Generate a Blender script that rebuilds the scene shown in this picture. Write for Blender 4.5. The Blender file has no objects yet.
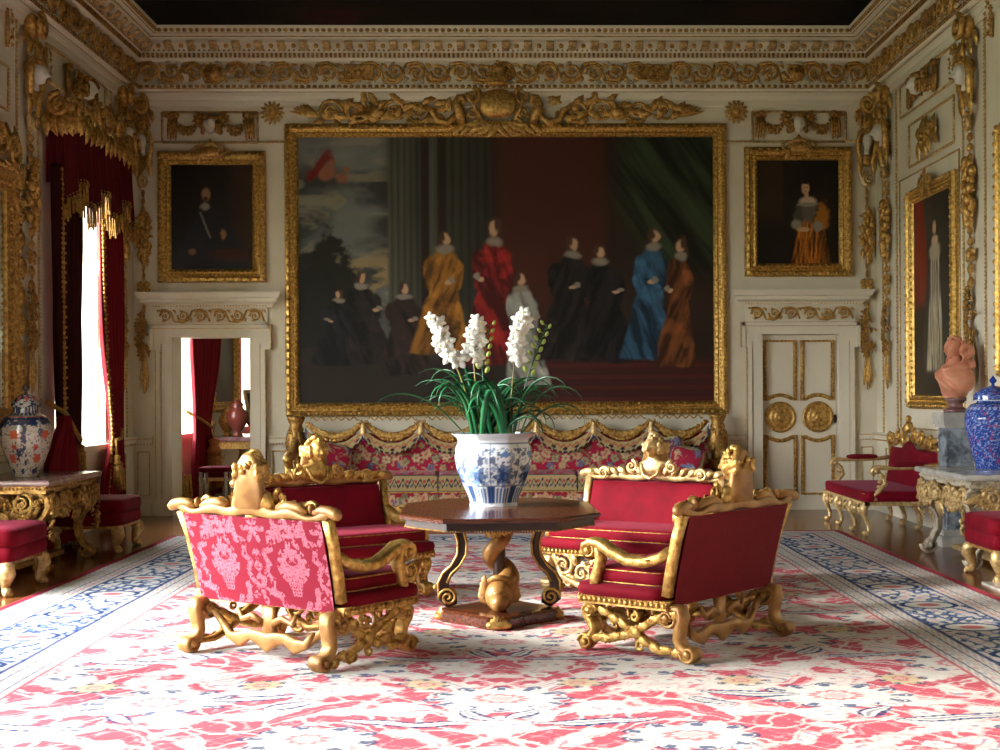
import bpy, math, random
import numpy as np
from mathutils import Matrix, Vector
R_=math.radians; PI=math.pi
sc=bpy.context.scene; col=sc.collection
# ---------------------------------------------------------------- camera, sky, sun, exposure
cd=bpy.data.cameras.new('camera'); cam=bpy.data.objects.new('camera',cd); col.objects.link(cam)
cd.sensor_fit='HORIZONTAL'; cd.sensor_width=36; cd.lens=1389/1000*36
cd.shift_x=-0.04788; cd.shift_y=0.01774; cd.clip_start=.05; cd.clip_end=200
cam.matrix_world=Matrix.Translation((.0652,-17.1013,1.474))@Matrix.Rotation(-.0252,4,'Z')@Matrix.Rotation(PI/2,4,'X')@Matrix.Rotation(-.0058,4,'Z')
sc.camera=cam
vs=sc.view_settings; sc.display_settings.display_device='sRGB'
vs.view_transform='Standard'; vs.look='None'; vs.gamma=1; vs.use_curve_mapping=False
vs.exposure=0.22
w=bpy.data.worlds.new('sky'); sc.world=w; w.use_nodes=True
nt=w.node_tree; bg=nt.nodes['Background']
tc=nt.nodes.new('ShaderNodeTexCoord'); sp=nt.nodes.new('ShaderNodeSeparateXYZ'); rp=nt.nodes.new('ShaderNodeValToRGB')
nt.links.new(tc.outputs['Generated'],sp.inputs[0]); mr=nt.nodes.new('ShaderNodeMapRange'); mr.inputs['From Min'].default_value=-1; mr.inputs['From Max'].default_value=1; nt.links.new(sp.outputs['Z'],mr.inputs[0]); nt.links.new(mr.outputs[0],rp.inputs[0]); nt.links.new(rp.outputs[0],bg.inputs[0])
rp.color_ramp.elements[0].color=(.16,.18,.12,1); rp.color_ramp.elements[0].position=.47; rp.color_ramp.elements[1].color=(.75,.88,1,1); _h=rp.color_ramp.elements.new(.52); _h.color=(.92,.95,.96,1)
bg.inputs[1].default_value=26
sd=bpy.data.lights.new('sun','SUN'); sun=bpy.data.objects.new('sun',sd); col.objects.link(sun)
sd.energy=13; sd.angle=R_(11); sd.color=(1,.96,.90)
SUN=Vector((.9,.07,-.40)); sun.rotation_euler=SUN.to_track_quat('-Z','Y').to_euler(); sun.location=(-12,-14,9)
WINS=[(-2.05,1.8,.93,3.95),(-8.2,3.0,.35,3.95),(-11.9,2.8,.35,3.95)]   # centre y, width, sill, head
for i,(y,wd,z0,z1) in enumerate(WINS):
    ad=bpy.data.lights.new('window_portal','AREA'); ad.shape='RECTANGLE'; ad.size=wd; ad.size_y=z1-z0
    ad.cycles.is_portal=True
    a=bpy.data.objects.new('window_portal',ad); col.objects.link(a); a.location=(-5.2,y,(z0+z1)/2)
    a.rotation_euler=(0,R_(-90),0)
    a.rotation_euler=(Vector((1,0,0)).to_track_quat('-Z','Z')).to_euler()
# ---------------------------------------------------------------- helpers
rnd=random.Random(7)
def lin(c):
    if isinstance(c,str): c=[int(c[i:i+2],16)/255 for i in (0,2,4)]
    return tuple(x/12.92 if x<=.04045 else ((x+.055)/1.055)**2.4 for x in c)
def A(c): return np.array(lin(c))
_H=np.random.RandomState(11).rand(256,256)
def vn(x,y,s=0):
    x=np.asarray(x,float)+s*17.3; y=np.asarray(y,float)+s*31.7
    xi=np.floor(x).astype(int); yi=np.floor(y).astype(int); fx=x-xi; fy=y-yi
    fx=fx*fx*(3-2*fx); fy=fy*fy*(3-2*fy)
    a=_H[xi&255,yi&255]; b=_H[(xi+1)&255,yi&255]; c=_H[xi&255,(yi+1)&255]; d=_H[(xi+1)&255,(yi+1)&255]
    return (a*(1-fx)+b*fx)*(1-fy)+(c*(1-fx)+d*fx)*fy
def fbm(x,y,s=0,o=4): return sum(vn(x*2**k,y*2**k,s+k)*.5**k for k in range(o))/sum(.5**k for k in range(o))
def sst(a,b,x): t=np.clip((x-a)/(b-a),0,1); return t*t*(3-2*t)
def mixc(C,c,m): return C*(1-m[...,None])+np.asarray(c)*m[...,None]
class MB:
    def __init__(s): s.v=[];s.f=[];s.s=[];s.M=Matrix.Identity(4)
    def add(s,V,F,sm=True):
        b=len(s.v); M=s.M
        s.v+=[tuple(M@Vector(p)) for p in V]
        s.f+=[tuple(i+b for i in f) for f in F]; s.s+=[sm]*len(F); return s
    def box(s,c,d,rz=0):
        x,y,z=d[0]/2,d[1]/2,d[2]/2; cs,sn=math.cos(rz),math.sin(rz)
        V=[(c[0]+a*x*cs-b*y*sn,c[1]+a*x*sn+b*y*cs,c[2]+e*z) for a in(-1,1) for b in(-1,1) for e in(-1,1)]
        return s.add(V,[(0,1,3,2),(4,6,7,5),(0,4,5,1),(2,3,7,6),(0,2,6,4),(1,5,7,3)],False)
    def bb(s,x0,x1,y0,y1,z0,z1): return s.box(((x0+x1)/2,(y0+y1)/2,(z0+z1)/2),(x1-x0,y1-y0,z1-z0))
    def rings(s,rings,closed=False,cap=True,sm=True):
        n=len(rings[0]); V=[p for r in rings for p in r]; F=[]; m=len(rings)
        for i in range(m if closed else m-1):
            j=(i+1)%m
            for k in range(n): F.append((i*n+k,i*n+(k+1)%n,j*n+(k+1)%n,j*n+k))
        if cap and not closed: F.append(tuple(range(n))[::-1]); F.append(tuple((m-1)*n+k for k in range(n)))
        return s.add(V,F,sm)
    def tube(s,P,r,seg=7,closed=False,cap=True,flat=None):
        P=[Vector(p) for p in P]; n=len(P); r=[r]*n if isinstance(r,(int,float)) else list(r)
        if len(r)!=n: r=[r[0]+(r[-1]-r[0])*i/(n-1) for i in range(n)]
        T=[((P[(i+1)%n]-P[i-1]) if closed else (P[min(i+1,n-1)]-P[max(i-1,0)])).normalized() for i in range(n)]
        N=T[0].orthogonal().normalized(); rg=[]
        for i in range(n):
            N=(N-T[i]*N.dot(T[i])); N=N.normalized() if N.length>1e-6 else T[i].orthogonal().normalized(); B=T[i].cross(N)
            rg.append([P[i]+(N*math.cos(2*PI*k/seg)+B*math.sin(2*PI*k/seg))*r[i] for k in range(seg)])
        return s.rings(rg,closed,cap)
    def sweep(s,P,th,wd,B,seg=8,e=.6,closed=False):
        # ribbon of thickness th (in plane) and width wd (along B)
        P=[Vector(p) for p in P]; n=len(P); B=Vector(B).normalized()
        if isinstance(th,(int,float)): th=[th]*n
        elif len(th)!=n: th=[np.interp(i/(n-1),np.linspace(0,1,len(th)),th) for i in range(n)]
        if isinstance(wd,(int,float)): wd=[wd]*n
        elif len(wd)!=n: wd=[np.interp(i/(n-1),np.linspace(0,1,len(wd)),wd) for i in range(n)]
        rg=[]
        for i in range(n):
            T=((P[(i+1)%n]-P[i-1]) if closed else (P[min(i+1,n-1)]-P[max(i-1,0)])).normalized(); N=B.cross(T).normalized()
            rg.append([P[i]+N*(th[i]/2*math.copysign(abs(math.cos(a))**e,math.cos(a)))+B*(wd[i]/2*math.copysign(abs(math.sin(a))**e,math.sin(a))) for a in [2*PI*(k+.5)/seg for k in range(seg)]])
        return s.rings(rg,closed,True)
    def lathe(s,prof,seg=20,c=(0,0,0),sm=True,sx=1,sy=1,ph=0):
        return s.rings([[(c[0]+r*sx*math.cos(2*PI*k/seg+ph),c[1]+r*sy*math.sin(2*PI*k/seg+ph),c[2]+z) for k in range(seg)] for r,z in prof],sm=sm)
    def blob(s,c,r,nu=8,nv=5):
        if isinstance(r,(int,float)): r=(r,r,r)
        V=[(c[0],c[1],c[2]-r[2])]+[(c[0]+r[0]*math.sin(PI*j/nv)*math.cos(2*PI*i/nu),c[1]+r[1]*math.sin(PI*j/nv)*math.sin(2*PI*i/nu),c[2]-r[2]*math.cos(PI*j/nv)) for j in range(1,nv) for i in range(nu)]+[(c[0],c[1],c[2]+r[2])]
        F=[(0,1+(i+1)%nu,1+i) for i in range(nu)]
        for j in range(nv-2):
            for i in range(nu): a=1+j*nu; F.append((a+i,a+(i+1)%nu,a+nu+(i+1)%nu,a+nu+i))
        a=1+(nv-2)*nu; t=len(V)-1; F+=[(a+i,a+(i+1)%nu,t) for i in range(nu)]
        return s.add(V,F)
    def cushion(s,c,d,e=.35,nu=28,nv=12,puff=0):
        def sg(v,p): return math.copysign(abs(v)**p,v)
        rg=[]
        for j in range(1,nv):
            b=-PI/2+PI*j/nv; rg.append([(c[0]+d[0]/2*sg(math.cos(b),e)*sg(math.cos(a),e*.7),c[1]+d[1]/2*sg(math.cos(b),e)*sg(math.sin(a),e*.7),c[2]+d[2]/2*sg(math.sin(b),e)+(puff*math.cos(a)**0 if False else 0)) for a in [2*PI*(i+.5)/nu for i in range(nu)]])
        return s.rings(rg)
    def leaf(s,o,ang,L,wd,up=.02,curl=0,lob=3,y0=0):
        # acanthus leaf in the local xz plane, relief towards -y
        n=9; V=[];F=[]
        x,z=o[0],o[2]; a=ang; st=L/n
        for i in range(n+1):
            t=i/n; hw=wd/2*math.sin(PI*min(1,t*.9+.12))**.7*(1-.28*abs(math.sin(PI*lob*t)))
            nx,nz=-math.sin(a),math.cos(a); h=up*math.sin(PI*(t*.8+.15))
            V+=[(x+nx*hw,o[1]+y0-h*.2,z+nz*hw),(x+nx*hw*.5,o[1]-h*.9,z+nz*hw*.5),(x,o[1]-h*.55,z),(x-nx*hw*.5,o[1]-h*.9,z-nz*hw*.5),(x-nx*hw,o[1]+y0-h*.2,z-nz*hw)]
            x+=math.cos(a)*st; z+=math.sin(a)*st; a+=curl/n
        for i in range(n):
            for k in range(4): F.append((i*5+k,i*5+k+1,i*5+k+6,i*5+k+5))
        return s.add(V,F)
    def build(s,name,mat,parent=None,label=None):
        me=bpy.data.meshes.new(name); me.from_pydata([tuple(p) for p in s.v],[],s.f); me.materials.append(mat)
        me.polygons.foreach_set('use_smooth',s.s); me.update()
        o=bpy.data.objects.new(name,me); col.objects.link(o); o.parent=parent
        if label: o['label']=label
        return o
def T(x=0,y=0,z=0,rx=0,ry=0,rz=0,s=1):
    m=Matrix.Translation((x,y,z))@Matrix.Rotation(rz,4,'Z')@Matrix.Rotation(ry,4,'Y')@Matrix.Rotation(rx,4,'X')
    return m@(Matrix.Diagonal((*s,1)) if isinstance(s,tuple) else Matrix.Scale(s,4))
def E(name,label,cat,loc=(0,0,0),rz=0,group=None):
    o=bpy.data.objects.new(name,None); col.objects.link(o); o.location=loc; o.rotation_euler=(0,0,rz); o.empty_display_size=.1
    o['label']=label;o['category']=cat
    if group:o['group']=group
    return o
def tag(o,label,cat,group=None,kind=None,loc=None,rz=None):
    o['label']=label;o['category']=cat
    if group:o['group']=group
    if kind:o['kind']=kind
    if loc:o.location=loc
    if rz is not None:o.rotation_euler=(0,0,rz)
    return o
def S(o): o['kind']='structure'; return o
def SE(name,loc=(0,0,0),rz=0):
    o=bpy.data.objects.new(name,None); col.objects.link(o); o.location=loc; o.rotation_euler=(0,0,rz); o['kind']='structure'; return o
def dup(o,parent=None,loc=None,rz=None,label=None):
    c=o.copy(); col.objects.link(c); c.parent=parent
    for ch in [x for x in o.children]: dup(ch,c)
    if loc: c.location=loc
    if rz is not None: c.rotation_euler=(0,0,rz)
    if label: c['label']=label
    return c
def grid(name,nu,nv,pos,colr,mat,parent=None,cu=False,flip=False,label=None,solid=0):
    U,V=np.meshgrid(np.linspace(0,1,nu),np.linspace(0,1,nv),indexing='ij')
    X,Y,Z=pos(U,V); X=X+0*U;Y=Y+0*U;Z=Z+0*U
    co=np.stack([X,Y,Z],-1).reshape(-1,3).astype(np.float32)
    i,j=np.meshgrid(np.arange(nu-1),np.arange(nv-1),indexing='ij'); a=(i*nv+j).ravel()
    q=np.stack([a,a+nv,a+nv+1,a+1],-1)
    if flip: q=q[:,::-1]
    me=bpy.data.meshes.new(name); me.vertices.add(len(co)); me.vertices.foreach_set('co',co.ravel())
    me.loops.add(q.size); me.loops.foreach_set('vertex_index',q.ravel().astype(np.int32))
    me.polygons.add(len(q)); me.polygons.foreach_set('loop_start',np.arange(0,q.size,4,dtype=np.int32)); me.polygons.foreach_set('loop_total',np.full(len(q),4,dtype=np.int32))
    me.polygons.foreach_set('use_smooth',np.ones(len(q),dtype=bool))
    me.materials.append(mat)
    if colr is not None:
        C=np.clip(colr(U,V),0,1).reshape(-1,3); at=me.color_attributes.new('Col','FLOAT_COLOR','POINT')
        at.data.foreach_set('color',np.concatenate([C,np.ones((len(C),1))],1).astype(np.float32).ravel())
    me.update(); me.validate()
    o=bpy.data.objects.new(name,me); col.objects.link(o); o.parent=parent
    if label:o['label']=label
    if solid:
        m=o.modifiers.new('thickness','SOLIDIFY'); m.thickness=solid; m.offset=0
    return o
# ---------------------------------------------------------------- materials
def mat(name,c,rough=.5,metal=0,bump=0,bs=60,c2=None,ns=8,sheen=0,spec=.5,attr=False,det=4,coat=0,sub=0,wave=None,trans=0,stretch=None):
    m=bpy.data.materials.new(name); m.use_nodes=True; n=m.node_tree; N=n.nodes; L=n.links; b=N['Principled BSDF']
    b.inputs['Base Color'].default_value=(*lin(c),1); b.inputs['Roughness'].default_value=rough; b.inputs['Metallic'].default_value=metal
    b.inputs['Specular IOR Level'].default_value=spec
    if sheen: b.inputs['Sheen Weight'].default_value=sheen; b.inputs['Sheen Roughness'].default_value=.35; b.inputs['Sheen Tint'].default_value=(1,.3,.45,1)
    if coat: b.inputs['Coat Weight'].default_value=coat; b.inputs['Coat Roughness'].default_value=.12
    t=N.new('ShaderNodeTexCoord'); vec=t.outputs['Object']
    if stretch:
        mp=N.new('ShaderNodeMapping'); mp.inputs['Scale'].default_value=stretch; L.new(vec,mp.inputs[0]); vec=mp.outputs[0]
    if attr:
        at=N.new('ShaderNodeAttribute'); at.attribute_name='Col'; L.new(at.outputs['Color'],b.inputs['Base Color'])
    elif c2:
        no=N.new('ShaderNodeTexNoise'); no.inputs['Scale'].default_value=ns; no.inputs['Detail'].default_value=det; L.new(vec,no.inputs[0])
        r=N.new('ShaderNodeValToRGB'); r.color_ramp.elements[0].position=.35; r.color_ramp.elements[1].position=.65
        r.color_ramp.elements[0].color=(*lin(c),1); r.color_ramp.elements[1].color=(*lin(c2),1)
        L.new(no.outputs[0],r.inputs[0]); L.new(r.outputs[0],b.inputs['Base Color'])
    if bump:
        no2=N.new('ShaderNodeTexNoise'); no2.inputs['Scale'].default_value=bs; no2.inputs['Detail'].default_value=3; L.new(vec,no2.inputs[0])
        bp=N.new('ShaderNodeBump'); bp.inputs['Strength'].default_value=bump; bp.inputs['Distance'].default_value=.01
        L.new(no2.outputs[0],bp.inputs['Height']); L.new(bp.outputs[0],b.inputs['Normal'])
    return m
def G(name,c,c2,rough=.38,metal=.9,bump=.5,bs=45): return mat(name,c,rough,metal,bump,bs,c2,30)
gold=G('gilding','a07434','dcb468',.42,.65,.3,35); gold_d=G('old_gilding','80592a','c79c54',.44,.65,.4,40); gold_l=G('pale_gilding','b08c54','dcc08a',.42,.5,.25,35)  # pale tone made for gilding in the sun, brightness in the colour
gold_f=G('frame_gilding','a07a38','e4bc6c',.36,.85,.4,90)
woodgilt=mat('worn_gilt_wood','b08448',.42,.3,.1,30,'8c6030',9)
silver=mat('parcel_white_gesso','cfc6b0',.55,.1,.4,60,'a09078',25)
cream=mat('cream_paint','e2dac4',.55,0,.06,30,'dad2ba',2.5)
cream2=mat('cream_paint_trim','e3dbc6',.5,0,.05,40)
white_m=mat('white_marble_mask','d8d4c8',.4)
velvet=mat('crimson_velvet','760118',.8,0,.25,25,'640114',6,sheen=.12,spec=.15)
velvet_d=mat('crimson_cloth_back','74081a',.75,0,.15,60,'640614',7,spec=.2)
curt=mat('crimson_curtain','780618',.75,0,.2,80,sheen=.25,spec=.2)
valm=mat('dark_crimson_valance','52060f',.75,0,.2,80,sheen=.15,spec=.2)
curt_d=mat('shaded_curtain','3d1a16',.85,0,.1,60,'331210',5,spec=.1)  # dark copy of the crimson curtain, shade put into its colour
painted=mat('painted_cloth','ffffff',.75,0,.15,220,attr=True,spec=.2)
canvas=mat('oil_on_canvas','ffffff',.5,0,.12,160,attr=True,spec=.25)
woolrug=mat('wool_rug','ffffff',.95,0,.35,260,attr=True,spec=.05)
glaze=mat('glazed_porcelain','ffffff',.12,0,0,1,attr=True,coat=.5)
mahog=mat('mahogany','5a2c16',.22,0,.03,80,'3c1a0c',7,coat=.3,stretch=(1,8,8))
ebony=mat('dark_wood','1c100c',.4,0,0,1,'3a2018',9,coat=.2)
leafm=mat('orchid_leaf_green','14522e',.35,0,.05,30,'1d6638',8); stemm=mat('flower_stem','8a9048',.5,0,0,1,'9a7a4c',30)
budm=mat('green_bud','9fae4e',.5); petal=mat('white_petal','f4f4ec',.55,0,.1,50); lipm=mat('yellow_lip','e6d58a',.5)
terra=mat('pink_marble_bust','d89474',.42,0,.1,40,'c67e60',10)
marb_g=mat('grey_veined_marble','a3adb8',.22,0,0,1,'48525f',11,det=10,coat=.2)
marb_l=mat('pale_marble','c9c5bd',.2,0,0,1,'a7a59e',8,det=8,coat=.2)
marb_r=mat('red_marble','8a6a68',.18,0,0,1,'6a4444',9,det=8,coat=.3)
marb_p=mat('purple_marble','7d5a5a',.2,0,0,1,'a08078',9,det=8,coat=.2)
soil=mat('moss_soil','3a3020',.9,0,.5,60)
bronze=mat('dark_bronze','3a2f24',.35,.8)
swm=mat('switch_plastic','e6e2d6',.4)
def glassmat():
    m=bpy.data.materials.new('window_glass'); m.use_nodes=True; n=m.node_tree; n.nodes.clear()
    o=n.nodes.new('ShaderNodeOutputMaterial'); a=n.nodes.new('ShaderNodeBsdfTransparent'); g=n.nodes.new('ShaderNodeBsdfGlossy'); x=n.nodes.new('ShaderNodeMixShader')
    g.inputs['Roughness'].default_value=.02; x.inputs[0].default_value=.05
    n.links.new(a.outputs[0],x.inputs[1]); n.links.new(g.outputs[0],x.inputs[2]); n.links.new(x.outputs[0],o.inputs[0]); return m
glass=glassmat()
def mirrormat():
    return mat('mirror_glass','c8ccc8',.03,1)
mirror=mirrormat()
def floormat():
    m=mat('oak_boards','6a3e20',.22,0,0,1,coat=.15); n=m.node_tree; N=n.nodes; L=n.links; b=N['Principled BSDF']
    t=N.new('ShaderNodeTexCoord'); mp=N.new('ShaderNodeMapping'); L.new(t.outputs['Object'],mp.inputs[0])
    br=N.new('ShaderNodeTexBrick'); br.inputs['Scale'].default_value=1; br.inputs['Brick Width'].default_value=2.6; br.inputs['Row Height'].default_value=.22
    br.inputs['Mortar Size'].default_value=.004; br.inputs['Color1'].default_value=(*lin('8a5328'),1); br.inputs['Color2'].default_value=(*lin('70401f'),1); br.inputs['Mortar'].default_value=(*lin('20120a'),1)
    L.new(mp.outputs[0],br.inputs[0])
    mp2=N.new('ShaderNodeMapping'); mp2.inputs['Scale'].default_value=(2,30,2); L.new(t.outputs['Object'],mp2.inputs[0])
    no=N.new('ShaderNodeTexNoise'); no.inputs['Scale'].default_value=1.5; no.inputs['Detail'].default_value=6; L.new(mp2.outputs[0],no.inputs[0])
    mx=N.new('ShaderNodeMix'); mx.data_type='RGBA'; mx.blend_type='MULTIPLY'; mx.inputs[0].default_value=.6
    r=N.new('ShaderNodeValToRGB'); r.color_ramp.elements[0].color=(.45,.4,.35,1); r.color_ramp.elements[1].color=(1.2,1.1,1,1); L.new(no.outputs[0],r.inputs[0])
    L.new(br.outputs[0],mx.inputs['A']); L.new(r.outputs[0],mx.inputs['B']); L.new(mx.outputs['Result'],b.inputs['Base Color'])
    bp=N.new('ShaderNodeBump'); bp.inputs['Strength'].default_value=.3; bp.inputs['Distance'].default_value=.004; L.new(br.outputs['Fac'],bp.inputs['Height']); bp.invert=True; L.new(bp.outputs[0],b.inputs['Normal'])
    return m
oak=floormat()
# ---------------------------------------------------------------- carving helpers (local xz plane, relief towards -y)
def spir(cx,cz,R,turns,a0,d=1,n=None,y=0,k=.12,dy=0,pw=1):
    n=n or int(10*turns)+3; P=[]
    for i in range(n):
        t=i/(n-1); r=R*((1-t)**pw*(1-k)+k); a=a0+d*2*PI*turns*t
        P.append((cx+r*math.cos(a),y-dy*t,cz+r*math.sin(a)))
    return P
def scroll(mb,cx,cz,R,a0,d,turns=1.4,th=.03,y=0,leaves=True,ros=True,seg=6):
    P=spir(cx,cz,R,turns,a0,d,y=y-th*.5,dy=th*.6,k=.3)
    mb.tube(P,[th*.55,th*.22],seg)
    if ros:
        for k in range(5): mb.blob((cx+.16*R*math.cos(k*1.257),y-th*.9,cz+.16*R*math.sin(k*1.257)),R*.13,6,4)
        mb.blob((cx,y-th*1.2,cz),R*.1,6,4)
    if leaves:
        for t in (.05,.3,.55):
            a=a0+d*2*PI*turns*t; r=R*(1-t*.7)
            mb.leaf((cx+r*math.cos(a),y-th*.2,cz+r*math.sin(a)),a+d*PI*.35,R*.75,R*.42,th*.9,d*1.2,3)
def rinceau(mb,x0,x1,zc,h,th=.035,y=0,pitch=None):
    pitch=pitch or h*1.15; n=max(1,int(round((x1-x0)/pitch))); p=(x1-x0)/n
    for i in range(n):
        cx=x0+p*(i+.5); s=1 if i%2 else -1
        scroll(mb,cx,zc+s*h*.04,h*.42,PI if True else 0,s,1.35,th,y)
        mb.tube([(cx-p*.5,y-th*.3,zc-s*h*.38),(cx-p*.3,y-th*.5,zc-s*h*.42),(cx,y-th*.5,zc-s*h*.46),(cx+p*.3,y-th*.5,zc-s*h*.3),(cx+p*.5,y-th*.3,zc+s*h*.38)],[th*.4]*5,5)
        for q in (-.3,.05,.38):
            mb.leaf((cx+p*q,y,zc-s*h*.4),s*(PI*.15)+q,h*.36,h*.2,th*.8,s*1.5,2)
def beads(mb,P0,P1,st,r,nu=6,nv=4):
    P0,P1=Vector(P0),Vector(P1); n=max(1,int((P1-P0).length/st))
    for i in range(n): mb.blob(P0+(P1-P0)*((i+.5)/n),r,nu,nv)
def husks(mb,z1,z0,w,y=-.02,x=0):
    n=max(1,int((z1-z0)/(w*1.3))); h=(z1-z0)/n
    for i in range(n):
        z=z1-h*(i+.5)
        mb.blob((x,y,z+h*.1),(w*.42,w*.4,h*.42),8,5); mb.blob((x,y-w*.1,z-h*.38),(w*.18,w*.18,h*.14),6,4)
        for s in (-1,1): mb.leaf((x,y-.005,z+h*.3),-PI/2+s*.55,h*.7,w*.4,.03,-s*.7,2)
def fruits(mb,z1,z0,w,y=-.03,x=0,seed=1,n=26,flow=False):
    r=random.Random(seed)
    for i in range(n):
        t=(i+.5)/n; z=z1+(z0-z1)*t; hw=w/2*math.sin(PI*(t*.82+.12))**.8
        a=r.uniform(-1,1); q=w*r.uniform(.11,.19)
        px=x+a*(hw-q*.4); py=y-.04*(1-a*a)-r.uniform(0,.015)
        if flow:
            mb.blob((px,py-.012,z),(q*.35,q*.3,q*.35),6,4)
            for k in range(6): mb.blob((px+q*.62*math.cos(k*PI/3+i),py,z+q*.62*math.sin(k*PI/3+i)),(q*.4,q*.22,q*.4),6,4)
        else: mb.blob((px,py,z),(q,q*.9,q*r.uniform(.9,1.3)),8,6)
        if i%2==0: mb.leaf((px,y,z),r.uniform(-PI,0) if a<0 else r.uniform(-PI,0),w*.3,w*.14,.03,r.uniform(-1,1),2)
        if i%3==0: mb.leaf((x+math.copysign(hw*.7,a),y,z),(0 if a>0 else PI)+r.uniform(-.9,.5),w*.28,w*.13,.03,r.uniform(-1,1),2)
def rosette(mb,c,R,n=12,th=.03):
    for k in range(n):
        a=2*PI*k/n; mb.leaf((c[0]+R*.25*math.cos(a),c[1],c[2]+R*.25*math.sin(a)),a,R*.75,R*.36,th,0,1)
    mb.blob((c[0],c[1]-th*.6,c[2]),(R*.3,th*.8,R*.3),12,6)
    mb.tube([(c[0]+R*.34*math.cos(2*PI*k/14),c[1]-th*.6,c[2]+R*.34*math.sin(2*PI*k/14)) for k in range(14)],th*.25,5,closed=True)
def swag(mb,x0,x1,z,drop,w,y=-.03,n=None,seed=3,fruit=True):
    r=random.Random(seed); n=n or int(abs(x1-x0)/(w*.32))
    for i in range(n):
        t=(i+.5)/n; x=x0+(x1-x0)*t; zz=z-drop*4*t*(1-t); ww=w*(.55+.45*math.sin(PI*t))
        for k in range(3):
            q=ww*r.uniform(.16,.26); mb.blob((x+r.uniform(-.3,.3)*w*.3,y-r.uniform(0,.02),zz+(k-1)*ww*.3),(q,q*.8,q),7,4)
        if i%2==0: mb.leaf((x,y,zz),r.uniform(0,2*PI),w*.5,w*.22,.025,r.uniform(-1,1),2)
def head_verts(nu=40,nv=30):
    V=[]
    for j in range(nv+1):
        b=-PI/2+PI*j/nv
        for i in range(nu):
            a=2*PI*i/nu; d=(math.cos(b)*math.sin(a),-math.cos(b)*math.cos(a),math.sin(b))
            x=d[0]*.78; y=d[1]*.92; z=d[2]*1.06
            if d[2]<.1: x*=1-.34*min(1,(.1-d[2]))**1.5; y*=1-.1*(.1-d[2])
            f=1 if d[1]<0 else 0; X,Z=d[0],d[2]
            g=lambda cx,cz,sx,sz: f*math.exp(-((X-cx)/sx)**2-((Z-cz)/sz)**2)
            t=(.22-Z)/.5                     # nose ridge
            o=f*(.10+.34*max(0,min(1,t))**1.2)*math.exp(-(X/(.07+.07*max(0,min(1,t))))**2)*(1 if 0<t<1 else math.exp(-((t-(0 if t<=0 else 1))/.12)**2))
            for q in (-1,1): o+=-.17*g(q*.30,.09,.17,.11)+.11*g(q*.30,.08,.10,.055)+.10*g(q*.30,.25,.22,.06)+.08*g(q*.44,-.22,.17,.2)+.05*g(q*.13,-.27,.06,.06)
            o+=.13*g(0,-.455,.17,.045)-.07*g(0,-.51,.2,.022)+.13*g(0,-.565,.14,.045)-.06*g(0,-.65,.2,.05)+.24*g(0,-.84,.24,.17)+.05*g(0,.5,.5,.25)
            V.append((x,y-o,z))
    F=[(j*nu+i,j*nu+(i+1)%nu,(j+1)*nu+(i+1)%nu,(j+1)*nu+i) for j in range(nv) for i in range(nu)]
    return V,F
HV=head_verts(); HV2=head_verts(96,72)
def head(mb,M,hi=False):
    o=mb.M; mb.M=o@M; mb.add(*(HV2 if hi else HV)); mb.M=o
def curls(mb,M,seed=2,n=26,long=0,r=.3):
    # hair: curls round the head, face side (-y) left open
    o=mb.M; mb.M=o@M; q=random.Random(seed)
    for i in range(n):
        b=q.uniform(-.2,1.35); a=q.uniform(0,2*PI)
        d=(math.cos(b)*math.sin(a),math.cos(b)*math.cos(a),math.sin(b))
        if d[1]<-.35 and d[2]<.62: continue
        mb.blob((d[0]*.8,d[1]*.92,d[2]*1.02),(r*q.uniform(.7,1),r*q.uniform(.7,1),r*q.uniform(.6,.9)),7,5)
    if long:
        for s in (-1,1):
            for k in range(5):
                x=s*(.72+.07*k); y=-.35+.26*k
                P=[(x+s*.07*math.sin(t*2.2+k),y+.06*math.cos(t*2.2+k),.35-t*long/6) for t in range(7)]
                mb.tube(P,[.2,.25,.24,.25,.24,.22,.1],6)
    mb.M=o
def frame(mb,wd,h,prof,y=0):
    rg=[]
    for d,o in prof:
        a,b=wd/2-d,h/2-d; rg.append([(-a,y-o,-b),(a,y-o,-b),(a,y-o,b),(-a,y-o,b)])
    mb.rings(rg,cap=False,sm=False)
def framebeads(mb,wd,h,d,o,st,r,y=0,nu=6,nv=4):
    a,b=wd/2-d,h/2-d
    for p,q in (((-a,-b),(a,-b)),((a,-b),(a,b)),((a,b),(-a,b)),((-a,b),(-a,-b))): beads(mb,(p[0],y-o,p[1]),(q[0],y-o,q[1]),st,r,nu,nv)
def mould(mb,pts,r,y=0,closed=True,bead=0):
    mb.tube([(p[0],y,p[1]) for p in pts],r,6,closed=closed)
    if bead:
        n=len(pts)
        for i in range(n if closed else n-1):
            p,q=pts[i],pts[(i+1)%n]; beads(mb,(p[0],y-r*.7,p[1]),(q[0],y-r*.7,q[1]),bead,bead*.38,5,3)
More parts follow.
